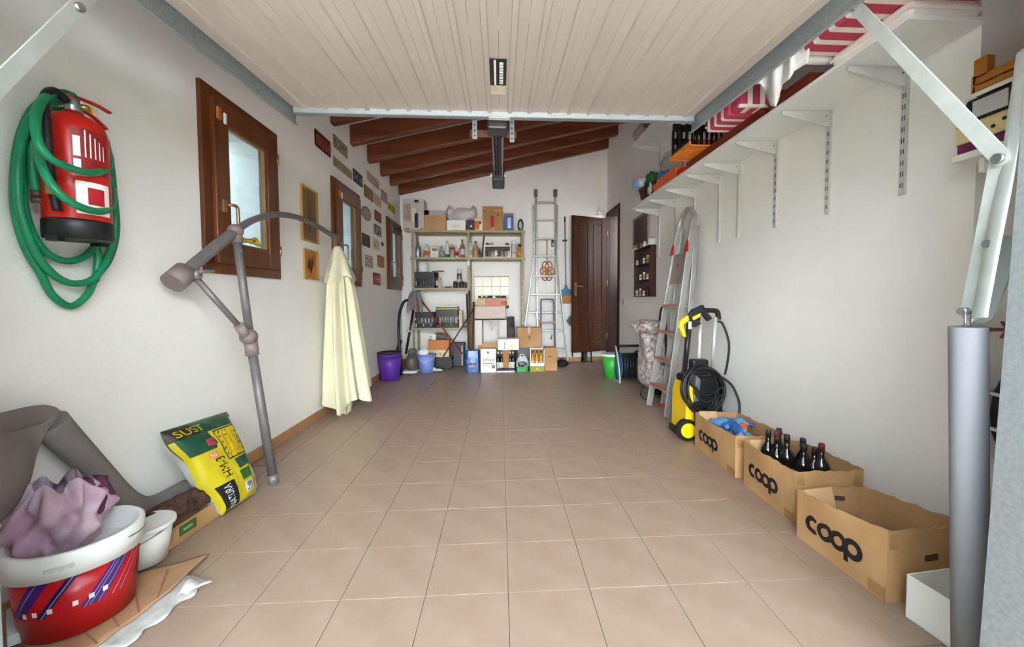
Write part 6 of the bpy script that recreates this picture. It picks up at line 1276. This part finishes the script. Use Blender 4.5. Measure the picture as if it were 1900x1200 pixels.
t = thing('long_broom', 'long handled broom with a blue head hanging bristles down', 'broom', (bb.x, YB-.05, bb.z)); MB().cyl((0, 0, 0), bh-V((bb.x, YB-.05, bb.z)), .011, n=10).build('handle', ALU, t); MB().cyl((bh-V((bb.x, YB-.05, bb.z)))*.92, (bh-V((bb.x, YB-.05, bb.z)))*1.0, .013, n=10).build('handle_sleeve', DKMET, t)
zc, z1_ = at(1050, 548, YB-.05).z-bb.z, at(1050, 563, YB-.05).z-bb.z; BLU = mat('broom_blue', (34, 118, 160), .4)
MB().prism([(-.02, 0), (.02, 0), (.03, zc*.35), (.085, zc*.5), (.09, zc), (-.09, zc), (-.085, zc*.5), (-.03, zc*.35)], (0, -.02, 0), (1, 0, 0), (0, 0, 1), (0, .045, 0)).build('broom_head', BLU, t, bevel=.004)
MB().hexa([(-.095, -.025, z1_), (.10, -.025, z1_), (.10, .03, z1_), (-.095, .03, z1_), (-.085, -.015, zc), (.085, -.015, zc), (.085, .02, zc), (-.085, .02, zc)]).build('bristles', wood('bristle', (206, 150, 96), (170, 112, 64), 2, .8, 60, .02), t)
t = thing('broom_hook', 'small dark hook holding the long broom handle', 'hook', at(1048, 446, YB-.02)); MB().tube([(-.03, .015, 0), (-.03, -.04, 0), (.0, -.055, 0), (.03, -.04, 0), (.03, .015, 0)], .006, 6).build('hook_wire', DKMET, t); B(-.04, .04, .012, .019, -.015, .015).build('hook_plate', DKMET, t)
gy_ = at(1057, 595, 6.70); t = thing('dustpan', 'dark green dustpan leaning by the open door', 'dustpan', gy_); MB().hexa([(-.06, -.02, 0), (0, -.02, -.09), (0, .0, -.09), (-.06, .0, 0), (0, -.03, .09), (.075, -.03, .0), (.075, -.01, .0), (0, -.01, .09)]).build('pan', mat('teal_green', (24, 98, 84), .45), t); MB().cyl((.035, -.015, -.05), (.05, .0, -at(1057, 595, 6.70).z+.10), .012, n=8).build('pan_handle', mat('teal_green', (24, 98, 84), .45), t)
# folding trolley frame with orange grips
t = thing('folding_trolley', 'grey tubular folding trolley with orange grips behind the ladder', 'trolley', (at(1016, 660, 6.5).x, 6.5, 0)); o_ = V((at(1016, 660, 6.5).x, 6.5, 0)); DG = mat('blue_grey_tube', (92, 98, 106), .4, .5)
a, b, c, d = [at(*p, 6.5)-o_ for p in ((1003, 640), (1004, 556), (1027, 556), (1030, 640))]; a.z = d.z = .05
MB().tube([a, a+(b-a)*.8, b+V((0, 0, -.02)), b+V((.03, 0, .005)), c+V((-.03, 0, .005)), c+V((0, 0, -.02)), d+(c-d)*.8, d], .012, 10, k=5).build('tube_frame', DG, t)
for s in (a, d): MB().cyl(s+V((0, -.02, .0)), s+V((0, .02, .0)), .05, n=20).build('wheel', BLACKP, t)
for px in (1003, 1029): p = at(px, 598, 6.5)-o_; MB().cyl(p-V((0, .0, .03)), p+V((0, 0, .03)), .02, n=12).build('orange_grip', mat('orange_grip', (222, 142, 40), .4), t)
p = at(1016, 598, 6.5)-o_; B(-.10, .10, -.012, .012, p.z-.012, p.z+.012).build('cross_bar', DG, t); MB().tube([at(1024, 620, 6.49)-o_, at(1024, 628, 6.49)-o_+V((-.01, 0, -.01)), at(1021, 626, 6.49)-o_], .006, 6).build('hook', BLACKP, t)
# bits under the open door
for kk, (px, c, w, nm) in enumerate(((1081, (30, 28, 30), .02, 'black'), (1087, (86, 84, 88), .03, 'grey'), (1097, (60, 56, 56), .012, 'thin dark'))):
    p = at(px, 665, 6.70); t = thing('floor_tool', nm+' tool foot standing below the open door', 'tool', (p.x, 6.70, 0), group='tools behind the door'); MB().cyl((0, 0, 0), (0, .03, .9), w, n=10).build('shaft', mat('foot_%d' % kk, c, .5), t); B(-w*1.4, w*1.4, -.03, .02, 0, .03).build('foot', BLACKP, t)
x0 = at(1043, 672, 6.35); t = thing('dark_bag', 'dark crumpled bag on the floor at the ladder foot', 'bag', (x0.x, 6.30, 0)); crumple((0, 0, .05), (.09, .08, .055), 97, 20, 12, .35).build('bag_lump', mat('dark_cloth', (52, 44, 40), .85, var=.3, scale=18), t); MB().tube([(-.03, 0, .08), (0, 0, .13), (.03, 0, .08)], .006, 6).build('bag_loop', BLACKP, t)

# ================================================================== LEFT FOREGROUND
# bag of potting soil
s0, s1 = fl(396, 962), fl(461, 918); tl_, tr_ = lw(278, 808, .05), lw(407, 768, .05)
sb = thing('soil_bag', 'yellow and green bag of potting soil leaning on the left wall', 'soil bag', ((s0+s1)/2).to_tuple()[:2]+(0,)); SB0 = V((((s0+s1)/2).x, ((s0+s1)/2).y, 0))
A, Bc, Cc, Dd = s0, s1, tr_, tl_          # bottom near, bottom far, top far, top near
nrm = (Bc-A).cross(Dd-A).normalized()
if nrm.x < 0: nrm = -nrm
def bagf(u, v, off=0., side=1):
    u, v = min(1, max(0, u)), min(1, max(0, v))
    p = A.lerp(Bc, u).lerp(Dd.lerp(Cc, u), v); e = (1-abs(2*u-1)**3.2)*(1-abs(2*v-1)**4)
    wr = .006*noise.noise(V((u*7, v*9, 3.1)))+.004*noise.noise(V((u*17, v*19, 1.)))
    edge = .012*math.sin(13*v)*(abs(2*u-1)**6)
    p = p+(Bc-A).normalized()*edge
    return p+nrm*((.072*max(0, e)**.55+wr*max(0, e)**.4)*side+off-(.0 if side > 0 else .02*max(0, e)**.5))+nrm*.045
YELB = mat('bag_yellow', (208, 190, 30), .35, var=.06, scale=14); GRNB = mat('bag_green', (34, 84, 62), .35, var=.15, scale=16); WHB = mat('bag_white', (232, 234, 230), .35, var=.06, scale=14)
mb = MB(); mb.grid(lambda u, v: bagf(u, v), 40, 44); body = mb.build('bag_front', YELB, sb, True)
mb = MB(); mb.grid(lambda u, v: bagf(u, v, 0, -1), 20, 20); mb.build('bag_back', WHB, sb, True)
def patch(u0, u1, v0, v1, m, name, off=.0012, n=10, skew=None, parent=body):
    f = (lambda u, v: bagf(u0+(u1-u0)*u+(skew(v) if skew else 0), v0+(v1-v0)*v, off)); return MB().grid(f, n, n).build(name, m, parent, True)
patch(0, .96, .85, .998, GRNB, 'green_header', n=20, skew=lambda v: 0); patch(0, .40, .66, .86, GRNB, 'green_field', off=.0011)
patch(0, .30, .86, .99, mat('bag_dark', (66, 56, 44), .5, var=.4, scale=30), 'soil_photo', off=.0018)
patch(.87, .985, .0, .93, WHB, 'white_gusset', off=.0018, n=14); patch(.46, .85, .49, .84, GRNB, 'chart_frame', off=.0016); patch(.475, .835, .505, .825, mat('chart_yellow', (234, 200, 20), .4), 'chart', off=.0022)
for i in range(3): patch(.54+.095*i, .585+.095*i, .55, .79, mat('chart_ochre', (206, 168, 16), .4), 'chart_column', off=.0026)
for i in range(4):
    for uu in (.49, .80): patch(uu, uu+.022, .54+.07*i, .565+.07*i, INK, 'chart_dot', off=.003, n=2)
patch(.56, .86, .36, .475, GRNB, 'green_block', off=.0018); patch(.54, .78, .225, .335, mat('leaf_green', (52, 112, 44), .4), 'green_block', off=.0018); patch(.80, .88, .25, .34, WHB, 'code_field', off=.0018); patch(.56, .76, .08, .195, WHB, 'barcode', off=.0018)
for i in range(9): patch(.575+.019*i, .582+.019*i+.004*(i % 3), .095, .185, INK, 'bar', off=.0024, n=2)
patch(.79, .87, .09, .20, mat('orange_mark', (232, 150, 60), .5), 'orange_mark', off=.0018); patch(.06, .36, .0, .29, INK, 'black_logo_field', off=.0016)
patch(.28, .42, .70, .78, mat('flower_pink', (206, 80, 96), .6, var=.4, scale=40), 'flower_print', off=.0022); patch(.20, .34, .57, .63, mat('flower_orange', (236, 130, 80), .5), 'mark_50', off=.0022)
def bagtext(t, u, v, hu, wv_, m):
    """text running up the bag: reading direction along v"""
    vs, fs, w = textmesh(t); mb = MB(); mb.add([bagf(u-b*hu, v+a/w*wv_, .0034) for a, b in vs], fs); mb.build('lettering', m, body, True)
def bagtext2(t, u, v, wu, hv, m):
    vs, fs, w = textmesh(t); mb = MB(); mb.add([bagf(u+a/w*wu, v+b*hv, .0034) for a, b in vs], fs); mb.build('lettering', m, body, True)
bagtext('HM-3', .40, .34, .15, .22, INK); bagtext('NATURA', .27, .03, .13, .24, WHB); bagtext2('SUST', .06, .885, .34, .07, YELB); bagtext2('50', .22, .58, .09, .04, WHB)

# grey tarpaulin roll folded against the wall
TARP = mat('grey_tarp', (128, 120, 118), .75, var=.06, scale=6, bump=.15, bscale=30)
tp = thing('tarp_roll', 'long grey tarpaulin roll bent against the left wall', 'tarpaulin', (-1.55, 1.9, 0))
pk_ = plane(98, 790, 0, -1.595); ftp = plane(262, 955, 0, -1.60)
MB().tube([ftp+V((.01, .24, .0)), ftp+V((0, .06, .0)), ftp+(pk_-ftp)*.15, ftp+(pk_-ftp)*.55, pk_+(pk_-ftp)*.03], lambda t: .050+.006*math.sin(7*t), 18, k=8, flat=.8, flatdir=(1, 0, 0)).build('rolled_length', TARP, tp, True)
ca = [plane(*p, 0, x) for p, x in (((88, 756), -1.63), ((55, 758), -1.61), ((15, 768), -1.56), ((-40, 780), -1.48), ((-90, 800), -1.40))]
lo = [plane(*p, 0, x) for p, x in (((72, 800), -1.585), ((48, 905), -1.56), ((22, 950), -1.535), ((-20, 1000), -1.48), ((-80, 1040), -1.42))]
def tcrv(P, u): f = u*(len(P)-1); i = min(int(f), len(P)-2); return P[i].lerp(P[i+1], f-i)
def tf2(u, v):
    p = tcrv(ca, u).lerp(tcrv(lo, u), v); return p+V((.035*math.sin(PI*v)+.008*math.sin(9*u+5*v), 0, .012*math.sin(PI*min(1, v*3))))
MB().grid(tf2, 28, 24, .006).build('draped_end', TARP, tp, True)
MB().tube([pk_+(pk_-ftp)*.0, plane(90, 772, 0, -1.60), plane(60, 772, 0, -1.585), plane(15, 782, 0, -1.54), plane(-40, 795, 0, -1.46)], lambda t: .040-.010*t, 12, flat=.6, flatdir=(0, 0, 1)).build('fold_crest', TARP, tp, True)

# cardboard mat and newspaper on the floor
cs_ = thing('cardboard_sheet', 'flattened cardboard sheet lying under the red bucket', 'cardboard sheet', (-1.35, 1.45, 0))
np_ = thing('newspaper', 'crumpled newspaper under the edge of the cardboard sheet', 'newspaper', (-1.25, 1.4, 0))
P_ = [fl(228, 1205), fl(392, 1078), fl(300, 1060), fl(150, 1205)]
mb = MB(); mb.grid(lambda u, v: P_[0].lerp(P_[1], u).lerp(P_[3].lerp(P_[2], u), v)+V((.010*math.sin(19*u)*(1-v), .008*math.sin(13*u), .003+.004*abs(math.sin(9*u+5*v)))), 30, 10, .002); mb.build('paper_layer', mat('newsprint', (206, 204, 198), .85, var=.12, scale=26), np_, True)
mb = MB(); mb.grid(lambda u, v: fl(345+50*u, 1078+8*u).lerp(fl(330+30*u, 1110-10*u), v)+V((0, 0, .010+.012*math.sin(PI*u)*math.sin(PI*v)+.006*math.sin(8*u))), 10, 10, .002); mb.build('crumpled_corner', PAPER, np_, True)
Q_ = [fl(150, 1230), fl(322, 1098), fl(388, 1034), fl(245, 1030), fl(60, 1080)]
def shf(u, v):
    near = fl(120, 1250).lerp(fl(325, 1096), min(1, u*1.0)); far = fl(-40, 1150).lerp(fl(388, 1032), u)
    p = near.lerp(far, v); return V((p.x, p.y, .013+.012*max(0, u-.7)/.3*(1-v)+.002*math.sin(20*u)))
mb = MB(); mb.grid(shf, 30, 14, .005); sh_ = mb.build('corrugated_layer', mat('mat_cardboard', (190, 148, 112), .8, var=.08, scale=7), cs_, True)
for k in range(4):
    u0 = .25+.18*k; mb = MB(); mb.grid(lambda u, v: V(shf(u0+.016*v, .02+.8*u))+V((0, 0, .0010+.002*math.sin(PI*v))), 12, 4); mb.build('crease_ridge', mat('mat_cardboard_dark', (166, 120, 84), .8), sh_, True)
# red paint bucket
rb = fl(118, 1168); BC = V((-1.475, 1.40, .018)); RBH, R0, R1 = .285, .135, .158
BC = V((-1.440, 1.400, .020))
bk_ = thing('paint_bucket', 'red paint bucket with a broad white rim at the front left', 'bucket', BC)
mb = MB(); mb.lathe([(R0, 0), (R0+(R1-R0)*.72, RBH*.72), (R0+(R1-R0)*.72-.004, RBH*.72), (R0-.004, .004), (0, .004)], n=48); mb.build('bucket_wall', mat('bucket_red', (196, 24, 32), .25, var=.06), bk_)
MB().lathe([(R1-.004, RBH*.72), (R1+.008, RBH*.725), (R1+.010, RBH*.98), (R1+.004, RBH), (R1-.008, RBH), (R1-.010, RBH*.70)], n=48).build('rim_collar', WHITEP, bk_)
def bp_(a0, a1, z0, z1, m, nm, off=.0012, sk=0., n=8):
    r_ = lambda z: R0+(R1-R0)*z/RBH+off
    f = lambda u, v: (lambda z, a: (r_(z)*math.cos(a), r_(z)*math.sin(a), z))(z0+(z1-z0)*v, a0+(a1-a0)*u+sk*v); return MB().grid(f, n, n).build(nm, m, bk_)
AB = math.atan2(-BC.y, -BC.x)          # side turned to the viewer
for a0, a1, m in ((-1.25, -.95, mat('band_purple', (70, 36, 120), .35)), (-.70, -.55, mat('band_navy', (40, 30, 84), .35)), (-.02, .34, mat('band_purple', (70, 36, 120), .35)), (1.05, 1.25, mat('band_navy', (40, 30, 84), .35))): bp_(AB+a0, AB+a1, .085, .205, m, 'diagonal_band', sk=.55)
for a0 in (-1.15, -.62, .04, .12, .26, .5, .66): bp_(AB+a0, AB+a0+.018, .085, .205, mat('band_pale', (196, 170, 206), .4), 'diagonal_line', .0018, .55)
for k, a0 in enumerate((-.95, -.75, -.5, -.12, .12, .34)): bp_(AB+a0, AB+a0+.085, .090+.004*k, .106+.004*k, WINK, 'white_square', .0022, n=3)
bp_(AB-.45, AB-.05, RBH*.80, RBH*.88, mat('emboss', (222, 222, 216), .4), 'embossed_label', .0125)
MB().tube([(R1*1.04*math.cos(a), R1*1.04*math.sin(a), RBH*.90-.012*math.sin((a-AB-.7)*2)) for a in [AB+.75+.1*k for k in range(14)]], .004, 6).build('wire_handle', STEEL, bk_)
rg = thing('purple_cloth', 'mauve cloth stuffed into the red paint bucket', 'cloth', BC+V((-.03, 0, .17)))
def clf(u, v):
    a, z = 2*PI*u, v; R = .118*math.sin(PI*min(1, .12+.88*(1-z)))**.55*(1+.16*math.sin(4*a+7*z)+.10*math.sin(9*a-11*z+1)+.05*math.sin(15*a+6*z))
    return (R*math.cos(a)-.02, R*.92*math.sin(a), .03+.25*z+.02*math.sin(6*a+9*z)*z)
MB().grid(clf, 72, 30).build('cloth_heap', mat('mauve_cloth', (208, 190, 198), .85, var=.0, scale=7, rgb2=(168, 128, 150)), rg)
crumple((.03, .05, .20), (.05, .05, .075), 104, 20, 12, .4).build('cloth_fold', mat('dark_mauve', (118, 62, 92), .85, var=.2), rg)
# small white bucket
wb = fl(212, 1062); t = tub('white_bucket', 'small white plastic bucket behind the red paint bucket', 'bucket', (-1.462, 1.665, .020), .155, .075, .098, WHITEP, WHITEP, STEEL)
# shallow carton with bark on it
t = thing('carton_tray', 'shallow brown carton with a green label by the soil bag', 'box', (-1.482, 1.87, .0), -.08); w, d, hq = .055, .18, .085
a, b = fl(290, 1032), fl(385, 962)
B(-w, -w+.004, -d, d, 0, hq).build('long_side', CARD, t); B(w-.004, w, -d, d, 0, hq).build('long_side', CARD, t); B(-w, w, -d, -d+.004, 0, hq).build('end_side', CARD, t); B(-w, w, d-.004, d, 0, hq).build('end_side', CARD, t); B(-w, w, -d, d, 0, .004).build('box_base', CARD, t)
B(w, w+.001, -.06, .03, .03, .075).build('green_label', mat('green_label', (70, 104, 56), .6, var=.1), t); B(w, w+.0012, -.04, .01, .045, .058).build('label_text', mat('label_pale', (150, 176, 120), .6), t)
bk2 = thing('bark_log', 'rough brown log lying across the shallow carton', 'log', (-1.482, 1.86, .088), -.08)
def bf(u, v):
    a = 2*PI*u; y = -.21+.42*v; R = (.052+.008*math.sin(3*a+5*v))*(1+.25*noise.noise(V((math.cos(a)*3, math.sin(a)*3, y*22))))*(min(1, v*20+.3))*(min(1, (1-v)*20+.3))
    return (R*math.cos(a)*1.0, y, .046+R*math.sin(a)*.85)
MB().grid(bf, 32, 44).build('bark', mat('bark', (104, 74, 60), .95, var=.35, scale=34, bump=.9, bscale=60), bk2); MB().ell((0, -.205, .046), (.034, .008, .03)).build('cut_end', mat('cut_wood', (150, 110, 84), .8, var=.15, scale=40), bk2)
# scrap of white packaging in the corner
t = thing('polystyrene_scrap', 'grey white packaging scrap on the floor at the lower left corner', 'packaging', fl(45, 1185)); t.location.z = .02
p0 = fl(45, 1185); q = [fl(12, 1150)-p0, fl(66, 1148)-p0, fl(86, 1188)-p0, fl(14, 1215)-p0]
MB().hexa([v+V((0, 0, .001)) for v in q]+[v*1.0+V((0, 0, .035)) for v in q]).build('foam_block', mat('foam_grey', (200, 204, 204), .8, var=.06), t, bevel=.004); MB().hexa([v*.6+V((.01, .01, .035)) for v in q]+[v*.5+V((.01, .01, .05)) for v in q]).build('foam_rib', mat('foam_grey', (200, 204, 204), .8), t)
